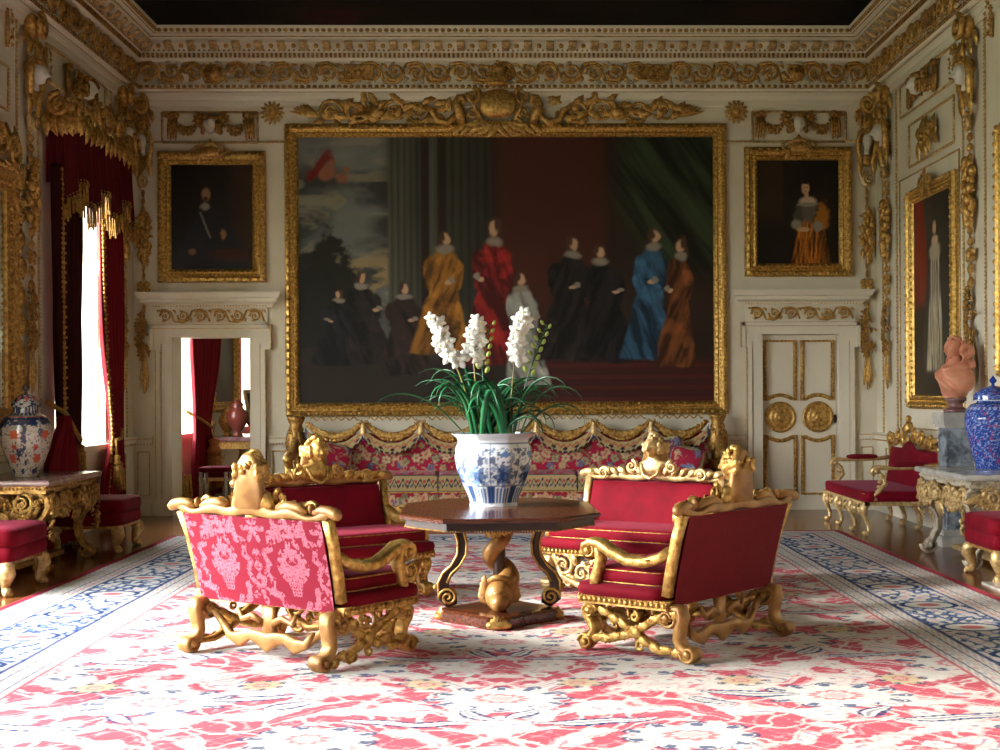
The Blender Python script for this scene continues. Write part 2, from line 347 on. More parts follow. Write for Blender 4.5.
# ---------------------------------------------------------------- the room
W=4.57; H=5.89; YB=-18.4
m=MB(); m.bb(-5.2,W+.3,YB-.3,.2,-.2,0); S(m.build('floor',oak))
m=MB(); m.bb(-5.2,3,.2,10.3,-.2,0); S(m.build('floor_next_room',oak))
def ceilmat():
    m=mat('painted_ceiling','140f0d',.8,0,0,1,'1c1613',1.2); n=m.node_tree; N=n.nodes; L=n.links; b=N['Principled BSDF']
    t=N.new('ShaderNodeTexCoord'); v=N.new('ShaderNodeTexNoise'); v.inputs['Scale'].default_value=.7; v.inputs['Detail'].default_value=5; L.new(t.outputs['Object'],v.inputs[0])
    r=N.new('ShaderNodeValToRGB'); e=r.color_ramp.elements; e[0].position=.4; e[0].color=(*lin('12100f'),1); e[1].position=.6; e[1].color=(*lin('1e1714'),1)
    x=e.new(.68); x.color=(*lin('351410'),1); L.new(v.outputs[0],r.inputs[0]); L.new(r.outputs[0],b.inputs['Base Color']); b.inputs['Specular IOR Level'].default_value=.1
    return m
m=MB(); m.bb(-5.2,W+.3,YB-.3,.45,H,H+.2); S(m.build('ceiling',ceilmat()))
DL=-3.62; DR=3.62; DW=1.0; DH=2.18
m=MB(); m.bb(-5.2,DL-DW/2,0,.45,0,H); m.bb(DL+DW/2,DR-DW/2,0,.45,0,H); m.bb(DR+DW/2,W+.3,0,.45,0,H); m.bb(DL-DW/2,DL+DW/2,0,.45,DH,H); m.bb(DR-DW/2,DR+DW/2,0,.45,DH,H); m.bb(DR-DW/2,DR+DW/2,.3,.45,0,DH)
S(m.build('wall_far',cream))
m=MB(); m.bb(W,W+.3,YB,0,0,H); S(m.build('wall_right',cream))
m=MB(); m.bb(-5.2,W+.3,YB-.3,YB,0,H); S(m.build('wall_back',cream))
def holed(y0,y1,wins,z1):
    m=MB(); ys=y1
    for (c,wd,a,b) in sorted(wins,reverse=True):
        m.bb(-5.2,-W,c+wd/2,ys,0,z1); m.bb(-5.2,-W,c-wd/2,c+wd/2,0,a); m.bb(-5.2,-W,c-wd/2,c+wd/2,b,z1); ys=c-wd/2
    m.bb(-5.2,-W,y0,ys,0,z1); return m
S(holed(YB,0,WINS,H).build('wall_left',cream))
W2=[(2.35,1.9,.93,3.6),(7.7,1.9,.93,3.6)]
S(holed(.45,10,W2,4.4).build('wall_left_next_room',cream))
m=MB(); m.bb(-5.2,3,10,10.3,0,4.4); S(m.build('wall_far_next_room',cream))
m=MB(); m.bb(2.7,3,.45,10,0,4.4); S(m.build('wall_right_next_room',cream))
m=MB(); m.bb(-5.2,3,.45,10.3,4.4,4.6); S(m.build('ceiling_next_room',cream))
wi=0
def window(y,wd,z0,z1,sh=True):
    global wi; wi+=1
    r=SE('window_%d'%wi,(0,0,0)); f=MB(); y0,y1=y-wd/2,y+wd/2
    for a,b,c,d in ((y0,y0+.06,z0,z1),(y1-.06,y1,z0,z1),(y0,y1,z0,z0+.08),(y0,y1,z1-.08,z1),(y-.025,y+.025,z0,z1),(y0,y1,(z0+z1)/2-.03,(z0+z1)/2+.03)): f.bb(-5.14,-5.08,a,b,c,d)
    n=int((z1-z0)/.5)
    for k in range(1,n): zz=z0+(z1-z0)*k/n; f.bb(-5.125,-5.095,y0,y1,zz-.012,zz+.012)
    for q in (.25,.75): f.bb(-5.125,-5.095,y0+wd*q-.012,y0+wd*q+.012,z0,z1)
    f.build('window_frame',cream2,r)
    g=MB(); g.bb(-5.112,-5.108,y0,y1,z0,z1); g.build('window_pane',glass,r)
    s=MB(); s.bb(-5.1,-W+.07,y0-.05,y1+.05,z0-.06,z0-.001); s.bb(-5.1,-W+.04,y0-.02,y1+.02,z0-.1,z0-.06); s.build('window_sill',cream2,r)
    p=MB()
    for yy,sg in ((y0,1),(y1,-1)):
        p.bb(-5.08,-W,min(yy,yy+sg*.03),max(yy,yy+sg*.03),z0,z1)
        k=max(2,int((z1-z0)/1.0))
        for j in range(k):
            a=z0+(z1-z0)*j/k+.08; b=z0+(z1-z0)*(j+1)/k-.08
            p.tube([(-5.0,yy+sg*.035,a),(-4.65,yy+sg*.035,a),(-4.65,yy+sg*.035,b),(-5.0,yy+sg*.035,b)],.012,5,closed=True)
    p.build('panelled_shutter',cream2,r)
for q in WINS: window(*q)
for q in W2: window(*q)
for (y,wd,z0,z1) in W2:
    ad=bpy.data.lights.new('window_portal','AREA'); ad.shape='RECTANGLE'; ad.size=wd; ad.size_y=z1-z0; ad.cycles.is_portal=True
    a=bpy.data.objects.new('window_portal',ad); col.objects.link(a); a.location=(-5.2,y,(z0+z1)/2); a.rotation_euler=(Vector((1,0,0)).to_track_quat('-Z','Z')).to_euler()
# cornice: local x along wall, front -y.  profile (projection, z)
def cornice(name,L,loc,rz,n0=True,n1=True,xs=None):
    r=SE(name,loc,rz); m=MB(); h=L/2
    P=[(0,5.0),(.025,5.0),(.025,5.07),(.04,5.07),(.05,5.12),(.05,5.17),(.09,5.17),(.11,5.2),(.11,5.25),(.06,5.26),(.06,5.53),(.11,5.54),(.13,5.56),(.13,5.63),(.16,5.64),(.17,5.66),(.17,5.75),(.31,5.75),(.31,5.80),(.38,5.81),(.42,5.86),(.42,H),(0,H)]
    m.rings([[(-h+ (p if n0 else 0),-p,z) for p,z in P],[(h-(p if n1 else 0),-p,z) for p,z in P]],sm=False)
    m.build('cornice_moulding',cream2,r)
    a,b=xs or (-h+.1,h-.1)
    g=MB()
    # gilt rows: leaf row, bead row, egg row at top
    n=int((b-a)/.075)
    for i in range(n):
        x=a+(b-a)*(i+.5)/n; g.blob((x,-.112,5.222),(.028,.014,.024),6,4)
        g.blob((x,-.402,5.837),(.03,.02,.03),6,4)
    g.bb(a,b,-.118,-.1,5.196,5.203); g.bb(a,b,-.037,-.03,5.1,5.112); g.bb(a,b,-.316,-.3,5.776,5.786); g.bb(a,b,-.375,-.36,5.806,5.815); g.bb(a,b,-.056,-.045,5.165,5.175)
    n=int((b-a)/.055)
    for i in range(n): x=a+(b-a)*(i+.5)/n; g.bb(x-.014,x+.014,-.152,-.12,5.568,5.622)
    beads(g,(a,-.165,5.65),(b,-.165,5.65),.06,.014)
    g.build('gilt_moulding_rows',gold_d,r)
    k=MB(); n=int((b-a)/.27)
    for i in range(n):
        x=a+(b-a)*(i+.5)/n
        k.sweep([(x,-.17,5.69),(x,-.2,5.66),(x,-.25,5.675),(x,-.29,5.70),(x,-.305,5.73)],[.05,.05,.04,.04,.03],.1,(1,0,0))
    k.build('modillions',gold_l,r)
    d=MB()
    for i in range(n): x=a+(b-a)*(i+1)/n; d.blob((x,-.18,5.7),(.03,.02,.03),7,5)
    d.build('cornice_rosettes',gold,r)
    f=MB(); f.M=T(0,-.06,0)
    rinceau(f,a,b,5.395,.27,.05,0,.27)
    pl=MB(); pl.M=T(0,-.06,0); q0=random.Random(len(name))
    for i in range(int((b-a)/.05)): pl.leaf((a+(b-a)*q0.random(),-.01,5.395+q0.uniform(-.09,.09)),q0.uniform(0,6.28),q0.uniform(.09,.16),.07,.035,q0.uniform(-2,2),2)
    pl.build('pale_leaf_frieze',silver,r)
    q=b-a
    f.build('acanthus_frieze',gold,r)
    c=MB(); c.M=T(0,-.06,0); nn=int(q/1.5)
    for i in range(nn):
        x=a+q*(i+.5)/nn
        if i%2: c.box((x,-.035,5.395),(.34,.05,.15)); c.tube([(x-.18,-.05,5.31),(x+.18,-.05,5.31),(x+.18,-.05,5.48),(x-.18,-.05,5.48)],.014,5,closed=True); c.blob((x,-.065,5.395),(.035,.02,.035))
        else: c.lathe([(.0,-.0),(.11,0),(.1,.03),(.07,.03),(.05,.06),(0,.065)],14); 
        if not i%2:
            # disc faces outward
            nv=6*14; 
            for t in range(len(c.v)-nv,len(c.v)):
                vx,vy,vz=c.v[t]; c.v[t]=(vx+x,-.06-.02-vz,(vy+.06)+5.395)
    c.build('frieze_medallions',gold_d,r)
    return r
cornice('trim_cornice_far',2*W,(0,0,0),0)
cornice('trim_cornice_right',8.6,(W,-4.3,0),R_(-90),n0=True,n1=False)
cornice('trim_cornice_left',8.6,(-W,-4.3,0),R_(90),n0=False,n1=True)
m=MB()
for x0,x1 in ((-W,-W+.4),(W-.4,W)): m.bb(x0,x1,YB,-8.6,5.5,H)
m.bb(-W+.4,W-.4,YB,YB+.4,5.5,H); S(m.build('trim_cornice_back',cream2))
# wall mouldings, chair rail, skirting, dado panels (local frame: x along wall, front -y)
def wallset(name,loc,rz,rails,beadsv,rects,skirt,plain=()):
    r=SE(name,loc,rz); m=MB(); g=MB()
    for a,b in rails:
        m.bb(a,b,-.045,0,.885,.95); m.bb(a,b,-.06,0,.95,.965); m.bb(a,b,-.03,0,.865,.885)
        g.bb(a,b,-.062,-.03,.934,.944); beads(g,(a,-.033,.875),(b,-.033,.875),.035,.011,5,3)
    if rails: m.build('chair_rail',cream2,r)
    for x,z0,z1 in beadsv: 
        g.bb(x-.014,x+.014,-.012,0,z0,z1); beads(g,(x,-.014,z0),(x,-.014,z1),.04,.013,5,3)
    for x0,x1,z0,z1,t in rects:
        for p,q in (((x0,z0),(x1,z0)),((x1,z0),(x1,z1)),((x1,z1),(x0,z1)),((x0,z1),(x0,z0))):
            g.sweep([(p[0],-.008,p[1]),(q[0],-.008,q[1])],t,.02,(0,1,0),6)
            if t>.02: beads(g,(p[0],-.02,p[1]),(q[0],-.02,q[1]),.035,.009,5,3)
    g.build('gilt_wall_moulding',gold_l,r)
    if plain:
        pp=MB()
        for x0,x1,z0,z1 in plain: pp.bb(x0,x1,-.02,0,z0,z1)
        pp.build('wall_panel',cream2,r)
    b=MB()
    for a,c in skirt: b.bb(a,c,-.03,0,0,.16); b.bb(a,c,-.02,0,.16,.19)
    b.build('skirting',cream2,r)
    return r
wallset('trim_far_panelling',(0,0,0),0,[(-W,-4.34),(-2.92,-2.56),(2.56,2.92),(4.34,W)],[],
  [(-4.2,-3.04,4.56,4.93,.03),(3.04,4.2,4.56,4.93,.03),(-2.88,-2.62,.25,.78,.016),(2.62,2.88,.25,.78,.016),(-4.52,-4.38,.25,.78,.012),(4.38,4.52,.25,.78,.012)]+
  [(-W+.01,-4.2,4.56,4.57,.016),(-3.04,-2.72,4.56,4.57,.016),(2.72,3.04,4.56,4.57,.016),(4.2,W-.01,4.56,4.57,.016)],[(-W,-4.36),(-2.88,2.88),(4.36,W)])
def sidewall(sg,cuts):
    # sg=+1 right wall : local x = -(world y) offset ; place origin at world (sg*W,0)
    rz=R_(-90) if sg>0 else R_(90)
    X=(lambda y:-y) if sg>0 else (lambda y:y)   # world y -> local x
    def rr(a,b): a,b=X(a),X(b); return (min(a,b),max(a,b))
    bv=[(X(y),.97,5.0) for y in ((-.36,-.98,-3.38,-4.02) if sg>0 else (-.33,-.93,-3.4,-3.98))]
    rects=[]
    if sg>0: rects+=[(*rr(-1.5,-3.1),4.0,4.47,.03),(*rr(-1.15,-3.15),4.62,4.98,.024),(*rr(-.45,-.9),.25,.78,.016),(*rr(-1.3,-3.1),.25,.78,.016),(*rr(-4.3,-5.4),.25,.78,.016),(*rr(-1.1,-3.25),1.05,3.9,.016)]
    else: rects+=[(*rr(-1.15,-3.15),4.62,4.98,.024),(*rr(-.4,-.9),.25,.78,.016),(*rr(-4.2,-6.2),4.1,4.5,.03)]
    wallset('trim_%s_panelling'%('right' if sg>0 else 'left'),(sg*W,0,0),rz,[rr(a,b) for a,b in cuts],bv,rects,[rr(-.0,-12)] if sg>0 else [rr(0,-7.3)])
sidewall(1,[(0,-12)]); sidewall(-1,[(0,-1.12),(-3.24,-7.3)])
# door cases
def doorcase(name,x):
    r=SE(name,(x,0,0)); m=MB(); hw=DW/2
    # architrave with ears
    for s in (-1,1):
        m.bb(min(s*hw,s*(hw+.15)),max(s*hw,s*(hw+.15)),-.05,0,0,DH); m.bb(min(s*(hw+.11),s*(hw+.16)),max(s*(hw+.11),s*(hw+.16)),-.075,0,0,2.02); m.bb(min(s*(hw+.15),s*(hw+.23)),max(s*(hw+.15),s*(hw+.23)),-.05,0,2.02,2.33)
        m.bb(min(s*(hw+.19),s*(hw+.235)),max(s*(hw+.19),s*(hw+.235)),-.078,0,2.02,2.33); m.bb(min(s*(hw-.025),s*(hw-.001)),max(s*(hw-.025),s*(hw-.001)),-.045,(.46 if x<0 else .098),0,DH-.001)
        m.bb(min(s*(hw),s*(hw+.17)),max(s*(hw),s*(hw+.17)),-.085,0,0,.2)
    m.bb(-hw-.15,hw+.15,-.05,0,DH,2.33); m.bb(-hw-.235,hw+.235,-.078,0,2.285,2.33)
    m.build('architrave',cream2,r)
    g=MB()
    for s in (-1,1): beads(g,(s*(hw+.1),-.052,0),(s*(hw+.1),-.052,2.1),.03,.009,5,3); g.bb(s*(hw+.165)-.004,s*(hw+.165)+.004,-.078,-.0,0,2.02); g.bb(s*(hw+.236)-.004,s*(hw+.236)+.004,-.08,0,2.02,2.33)
    g.bb(-hw-.235,hw+.235,-.081,0,2.278,2.286); g.bb(-hw-.235,hw+.235,-.081,0,2.326,2.333)
    beads(g,(-hw-.2,-.09,2.555),(hw+.2,-.09,2.555),.035,.013,5,3); g.bb(-hw-.35,hw+.35,-.215,-.19,2.705,2.712)
    g.build('gilt_bead',gold_l,r)
    c=MB(); c.bb(-hw-.19,hw+.19,-.035,0,2.33,2.54)
    P=[(0,2.54),(.09,2.54),(.1,2.57),(.13,2.585),(.17,2.6),(.17,2.64),(.2,2.65),(.23,2.7),(.235,2.72),(0,2.725)]
    c.rings([[(-hw-.18-p*.85,-p,z) for p,z in P],[(hw+.18+p*.85,-p,z) for p,z in P]],sm=False)
    c.build('entablature',cream2,r)
    f=MB(); f.M=T(0,-.035,0); rinceau(f,-hw-.15,-.01,2.435,.17,.028,0,.2); rinceau(f,.01,hw+.15,2.435,.17,.028,0,.2); f.build('acanthus_frieze',gold,r)
    return r
d1=doorcase('door_1',DL); d2=doorcase('door_2',DR)
lf=MB(); lf.bb(-.472,.472,.1,.15,0,DH-.004); leaf_=lf.build('door_leaf',cream2,d2)
g=MB()
def arcp(x0,x1,z,depth,n=9): return [(x0+(x1-x0)*i/n,z+depth*math.sin(PI*i/n)) for i in range(n+1)]
for cx in (-.235,.235):
    a=.19
    top=[(cx-a,2.1),(cx-a,1.36)]+arcp(cx-a,cx+a,1.36,.07)[1:]+[(cx+a,2.1)]
    bot=[(cx-a,.2),(cx-a,.93)]+[(p,q) for p,q in arcp(cx-a,cx+a,.93,-.07)][1:]+[(cx+a,.2)]
    for pts in (top,bot):
        g.sweep([(p[0],.095,p[1]) for p in pts],.05,.045,(0,1,0),8,.8,closed=True)
        n=len(pts)
        for i in range(n): p,q=pts[i],pts[(i+1)%n]; beads(g,(p[0],.07,p[1]),(q[0],.07,q[1]),.045,.017,6,4)
g.build('gilt_panel_moulding',gold,leaf_)
for cx in (-.235,.235):
    k=MB(); k.M=T(cx,.098,1.155,rx=PI/2)
    k.lathe([(0,0),(.19,0),(.195,.02),(.18,.04),(.165,.025),(.13,.02),(.12,.035),(.1,.03),(.05,.04),(.045,.06),(.03,.07),(0,.075)],32)
    k.M=T(cx,.06,1.155); rosette(k,(0,0,0),.08,8,.02)
    for i in range(28): k.blob((.172*math.cos(i*PI/14),0,.172*math.sin(i*PI/14)),(.013,.012,.013),5,3)
    k.build('gilt_roundel',gold,leaf_)
k=MB(); k.M=T(.455,.09,1.1); k.lathe([(.0,0),(.012,0),(.012,.03),(0,.03)],8); k.blob((0,-.02,.03),(.018,.018,.028)); k.bb(-.015,.015,-.005,.01,-.02,.08); k.build('door_handle',bronze,leaf_)
tag(MB().bb(-2.99,-2.93,-.035,0,2.24,2.36).bb(-2.98,-2.94,-.045,-.035,2.27,2.33).build('wall_sensor',swm),'small white rectangular box on the wall between the open doorway and the great painting','sensor')
# ---------------------------------------------------------------- paintings
def sph(C,U,V,cx,cy,rx,ry,c,soft=.25,n=0):
    d=np.sqrt(((U-cx)/rx)**2+((V-cy)/ry)**2)+(fbm(U*30,V*30,5)-.5)*n
    return mixc(C,A(c),1-sst(1-soft,1+soft,d))
def figure(C,U,V,x,top,base,w,dress,skin='b08868',hair='4a3020',asp=1.0,lite=None,seed=0,lady=True):
    h=top-base; U=U+.006*(fbm(U*30,V*24,seed)-.5)*2; V=V+.012*(fbm(U*26,V*20,seed+3)-.5)*2
    f=fbm((U+.25*V*(1 if seed%2 else -1))*70,V*9,seed,3); f2=fbm(U*22,V*16,seed+5)
    c=A(dress)[None,None]*(.25+1.0*sst(.3,.75,f)[...,None]+.8*sst(.55,.8,f2)[...,None])
    lean=.02*math.sin(seed); X=U-x-lean*(V-base)/h
    def lay(C,m): return C*(1-m[...,None])+c*m[...,None]
    t=(top-h*.5-V)/(h*.5); wid=w*(.42+(.55*t.clip(0,1)**.8 if lady else .12))
    C=lay(C,(1-sst(.85,1.03,np.abs(X)/wid))*sst(-.12,0,t)*(1-sst(.97,1.02,t)))
    for ox,oy,rx,ry in ((0,.3,.48,.15),(.0,.42,.38,.14),(-.45,.33,.2,.12),(.42,.36,.2,.12),(-.3,.45,.25,.06),(.3,.46,.25,.06)):
        C=lay(C,1-sst(.75,1.1,np.sqrt(((X-ox*w)/(rx*w))**2+((V-top+oy*h)/(ry*h))**2)))
    sd=1 if seed%3 else -1; k=h/.55; yy=top-.045*k; xx=x+lean
    C=sph(C,U,V,xx,yy-.005,.019*k,.042*k,hair,.3,.4); C=sph(C,U,V,xx+.003*sd,yy,.0115*k,.027*k,skin,.3); C=sph(C,U,V,xx-.006*sd,yy+.012,.008*k,.022*k,hair,.4,.3)
    C=sph(C,U,V,xx,yy-.045*k,w*.24,.018*k,lite or skin,.4,.5); C=sph(C,U,V,x+.22*w*sd,top-h*.42,w*.1,h*.016,skin,.35); C=sph(C,U,V,x+.34*w*sd,top-h*.4,w*.1,h*.022,lite or skin,.4,.5)
    return C
def great(U,V):
    C=A('2c1d14')*(.5+1.0*fbm(U*9,V*6,1)[...,None]); C=np.broadcast_to(C,U.shape+(3,)).copy()
    C=mixc(C,A('4a2014'),.8*sst(.46,.5,U)*(1-sst(.72,.76,U))*sst(.3,.5,V+.2*fbm(U*5,V*9,2)))
    # sky with cloud
    sky=1-sst(.2,.27,U+.02*np.sin(V*9)); cl=fbm(U*9,V*12,3)
    cl2=fbm(U*14+2*cl,V*22,6); S1=A('5c5f5a')*(.35+1.1*sst(.3,.7,cl)[...,None]); S1=mixc(S1,A('8c8468'),sst(.5,.7,cl2)*sst(.35,.6,V)*.6); S1=mixc(S1,A('a08a5c'),sst(.62,.5,V)*sst(.34,.42,V)*.75*sst(.42,.6,cl2)); S1=mixc(S1,A('8a8a80'),sst(.82,.95,V)*.4); C=C*(1-sky[...,None])+S1*sky[...,None]
    C=mixc(C,A('1c1a12'),(1-sst(.44,.5,V-.16*np.sin(U*20+.3)+.22*(fbm(U*30,V*24,4)-.5)))*(1-sst(.12,.24,U))); C=mixc(C,A('2a2218'),(1-sst(.18,.24,V+.1*(fbm(U*20,V*20,9)-.5)))*(1-sst(.4,.5,U)))
    # stone shafts
    for x0,x1,c in ((.21,.30,'504f42'),(.35,.47,'38362a'),(.31,.34,'58584c')):
        k=sst(x0,x0+.01,U)*(1-sst(x1-.01,x1,U))*sst(.1,.3,V); f=(.55+.5*np.abs(np.sin((U-x0)*PI/(x1-x0)*6)))*(.7+.6*fbm(U*60,V*5,3))*(1.15-.6*(U-x0)/(x1-x0)); C=C*(1-k[...,None])+(A(c)*f[...,None])*k[...,None]
    # dark green hanging
    k=sst(.76,.84,U+.12*V-.09+.03*np.sin(V*10))*sst(.42,.62,V+.25*(U-.75)); f=.15+1.3*sst(.3,.75,fbm((U+V*.45)*34,V*3,6)); C=C*(1-.92*k[...,None])+.92*(A('2b3620')*f[...,None])*k[...,None]
    # steps / carpet floor
    k=1-sst(.15,.17,V); C=mixc(C,A('3a1612')*1,k*sst(.55,.6,U)); C=mixc(C,A('5a1d16'),k*sst(.55,.6,U)*(np.sin(V*150)>.3)*.4)
    C=mixc(C,A('2a211a'),k*(1-sst(.55,.6,U)))
    for a in ((.09,.43,.14,.07,'1e1c20'),(.17,.5,.14,.07,'221a18'),(.255,.46,.1,.075,'2c1e18'),(.34,.655,.18,.08,'8c5c1c'),(.455,.7,.14,.08,'8a1c18'),(.55,.5,.06,.062,'8e8e84'),(.64,.63,.16,.085,'231d1a'),(.745,.6,.15,.085,'1a1618'),(.835,.665,.16,.07,'2e5068'),(.905,.63,.13,.055,'6c3c1a')):
        C=figure(C,U,V,a[0],a[1],a[2],a[3],a[4],seed=int(a[0]*100),lite='8a8070',skin='c09874',lady=a[4] not in ('8a5a20','6a3a1a','241a16','181516'))
    for x,y,a_,b_ in ((.07,.87,.02,.03),(.085,.91,.009,.02),(.11,.85,.018,.02),(.12,.88,.008,.016)): C=sph(C,U+.008*fbm(U*40,V*30,2),V+.01*fbm(U*40,V*30,4),x,y,a_,b_,'8e5a40',.4,.9)
    C=sph(C,U,V+.04*np.sin(U*60),.05,.9,.03,.03,'6e1a14',.4,1.2)
    return C*1.05
def framed(name,label,cat,w,h,fw,loc,rz,cfn,res,cat2=None,group=None,crest=True,gm=None):
    r=E(name,label,cat,loc,rz,group); f=MB(); fr=gm or gold_f
    frame(f,w,h,[(0,0),(0,.05),(.1*fw,.085),(.3*fw,.095),(.42*fw,.07),(.62*fw,.06),(.75*fw,.075),(.9*fw,.055),(fw,.03),(fw,0)])
    framebeads(f,w,h,.2*fw,.09,.085*fw/.17+.02,.022*fw/.15,0,6,4); framebeads(f,w,h,.55*fw,.066,.05,.014,0,5,3); framebeads(f,w,h,.85*fw,.062,.07,.016,0,6,4); framebeads(f,w,h,.03*fw,.05,.045,.012,0,5,3)
    f.build('picture_frame',fr,r)
    a,b=w/2-fw*.97,h/2-fw*.97
    grid('painted_canvas',res[0],res[1],lambda U,V:((U-.5)*2*a,-.03+0*U,(V-.5)*2*b),cfn,canvas,r)
    bk=MB(); bk.bb(-a,a,-.025,-.005,-b,b); bk.build('backing_board',ebony,r)
    if crest:
        c=MB(); c.M=T(0,-.1,h/2-.02)
        c.blob((0,-.01,0),(.13,.04,.07),12,8); scroll(c,-.14,.01,.08,0,1,1.3,.03); scroll(c,.14,.01,.08,PI,-1,1.3,.03)
        c.leaf((0,0,.05),PI/2,.12,.09,.04); c.tube([(-.09,-.02,.07),(-.05,-.03,.1),(.05,-.03,.1),(.09,-.02,.07)],.016,6)
        for s in(-1,1): c.leaf((s*.1,0,-.05),-PI/2+s*.9,.13,.07,.03,-s)
        c.build('cartouche',gold,r)
    return r
framed('framed_painting','enormous dark gilt framed oil painting of richly dressed standing figures on the far wall','painting',5.42,3.58,.165,(0,0,2.99),0,great,(560,370),crest=False)
def gent(U,V):
    U=U+.015*(fbm(U*20,V*20,2)-.5); C=np.broadcast_to(A('1c140e')*(.6+.7*fbm(U*6,V*6,8)[...,None]),U.shape+(3,)).copy()
    C=mixc(C,A('3a2414'),sst(.62,.85,U)*.6); f=.4+1.1*fbm(U*14,V*12,5)
    C=sph(C,U,V,.5,.1,.42,.3,'1e2026',.2,.3); C=sph(C,U,V,.47,.4,.2,.18,'1c1c20',.25,.4); C=sph(C,U,V,.3,.3,.1,.16,'23252c',.3,.5); C=sph(C,U,V,.66,.3,.09,.14,'1a1a1e',.3,.4)
    C=sph(C,U,V,.43,.7,.085,.095,'22140c',.25,.4); C=sph(C,U,V,.43,.715,.052,.062,'a07a58',.3); C=sph(C,U,V,.425,.675,.025,.02,'3a2416',.4); C=sph(C,U,V,.42,.60,.06,.035,'9a9486',.35,.5)
    C=mixc(C,A('8a8478'),(np.abs((U-.42)+.5*(V-.42))<.014)*(V<.55)*(V>.3)*.8)
    C=sph(C,U,V,.64,.33,.035,.045,'a07850',.35,.6); C=sph(C,U,V,.26,.17,.045,.03,'8a6446',.35,.6); C=sph(C,U,V,.72,.14,.24,.06,'3c1612',.35,.5); return C
def lady(U,V):
    U=U+.015*(fbm(U*20,V*20,2)-.5); C=np.broadcast_to(A('1c140c')*(.6+.8*fbm(U*5,V*7,9)[...,None]),U.shape+(3,)).copy()
    C=mixc(C,A('38260f'),.6*(1-sst(.3,.34,U))*sst(.35,.5,V)); f=fbm((U-.1*V)*40,V*6,3)
    t=(.46-V)/.46; k=(1-sst(.85,1,np.abs(U-.66)/(.14+.12*t.clip(0,1))))*sst(0,.05,t); C=C*(1-k[...,None])+(A('a4601a')*(.2+1.4*sst(.3,.75,f)[...,None]))*k[...,None]
    C=sph(C,U,V,.63,.52,.11,.11,'5c564a',.3,.6); C=sph(C,U,V,.8,.46,.085,.13,'a0641e',.3,.9); C=sph(C,U,V,.5,.45,.06,.1,'4a4438',.3,.6); C=sph(C,U,V,.62,.6,.1,.045,'c0a888',.35); C=sph(C,U,V,.62,.57,.12,.02,'8a8272',.4,.6)
    C=sph(C,U,V,.48,.38,.06,.045,'8c8474',.3,.6); C=sph(C,U,V,.74,.36,.06,.05,'8c8474',.3,.6); C=sph(C,U,V,.56,.33,.08,.022,'c09a70',.35)
    C=sph(C,U,V,.6,.74,.085,.085,'1c100a',.25,.4); C=sph(C,U,V,.59,.73,.048,.058,'c8a078',.28); C=sph(C,U,V,.6,.79,.06,.025,'1c100a',.3,.4); C=sph(C,U,V,.605,.655,.026,.04,'c09870',.3)
    C=sph(C,U,V,.575,.735,.008,.006,'3a2418',.5); C=sph(C,U,V,.61,.735,.008,.006,'3a2418',.5); C=sph(C,U,V,.59,.70,.012,.006,'8a3c30',.5); return C
def tall(U,V):
    C=np.broadcast_to(A('3e3a30')*(.6+.6*fbm(U*4,V*8,12)[...,None]),U.shape+(3,)).copy()
    k=1-sst(.26,.33,U+.05*np.sin(V*7)); C=C*(1-k[...,None])+(A('84301f')*(.5+.8*fbm(U*30,V*3,2)[...,None]))*k[...,None]*sst(.42,.5,V)[...,None]+A('2c261c')*k[...,None]*(1-sst(.42,.5,V))[...,None]
    C=mixc(C,A('2e2820'),1-sst(.08,.14,V)); t=(.72-V)/.6; k=(1-sst(.85,1,np.abs(U-.56)/(.1+.14*t.clip(0,1))))*sst(-.05,0,t)*(1-sst(.97,1.02,t)); C=C*(1-k[...,None])+(A('b0a488')*(.25+1.1*sst(.3,.75,fbm(U*40,V*7,3))[...,None]))*k[...,None]; C=sph(C,U,V,.56,.72,.14,.05,'a89c82',.3,.5); C=sph(C,U,V,.56,.83,.07,.05,'3a2418',.3); C=sph(C,U,V,.55,.835,.045,.033,'c09c78',.3); C=sph(C,U,V,.56,.775,.08,.02,'c0a284',.4); return C
framed('framed_portrait','dark half length portrait of a seated gentleman, above the open doorway','painting',1.31,1.6,.165,(-3.6,0,3.645),0,gent,(120,150))
framed('framed_portrait','portrait of a dark haired lady in an orange gown, above the closed panelled door','painting',1.33,1.6,.165,(3.6,0,3.69),0,lady,(130,160))
framed('framed_portrait','tall full length portrait of a pale gowned figure on the right hand wall','painting',1.66,2.42,.15,(W,-2.42,2.49),R_(-90),tall,(110,180),gm=gold_f)
framed('framed_portrait','gilt framed picture nearest the camera on the right wall, only its edge in view','painting',1.3,2.3,.15,(W,-5.12,2.75),R_(-90),tall,(60,90))
# gilt pier glass left wall
r=E('pier_mirror','tall gilt framed wall mirror with carved cresting above the left marble topped table','mirror',(-W,-5.15,2.35),R_(90))
f=MB(); frame(f,2.1,2.5,[(0,0),(0,.05),(.04,.09),(.1,.1),(.17,.07),(.26,.05),(.28,.02),(.28,0)])
framebeads(f,2.1,2.5,.06,.095,.075,.026); framebeads(f,2.1,2.5,.2,.07,.06,.018); framebeads(f,2.1,2.5,.13,.08,.04,.012,0,5,3)
for s in (-1,1):
    for z in (1.2,.9,-.6): scroll(f,s*1.03,z,.13,PI/2,s,1.3,.05,-.06)
    for k in range(9): f.leaf((s*(1.0+.04*(k%2)),-.08,-1.1+k*.26),PI/2-s*.3,.24,.12,.05,s*.6)
f.build('mirror_frame',gold,r)
c=MB(); 
for s in (-1,1):
    scroll(c,s*.75,1.33,.17,0 if s<0 else PI,-s,1.4,.07,-.08); scroll(c,s*.4,1.42,.17,0 if s<0 else PI,s,1.4,.07,-.08)
    for k in range(4): c.leaf((s*(.2+.2*k),-.09,1.3),PI/2-s*.4,.3,.14,.06,s*.5)
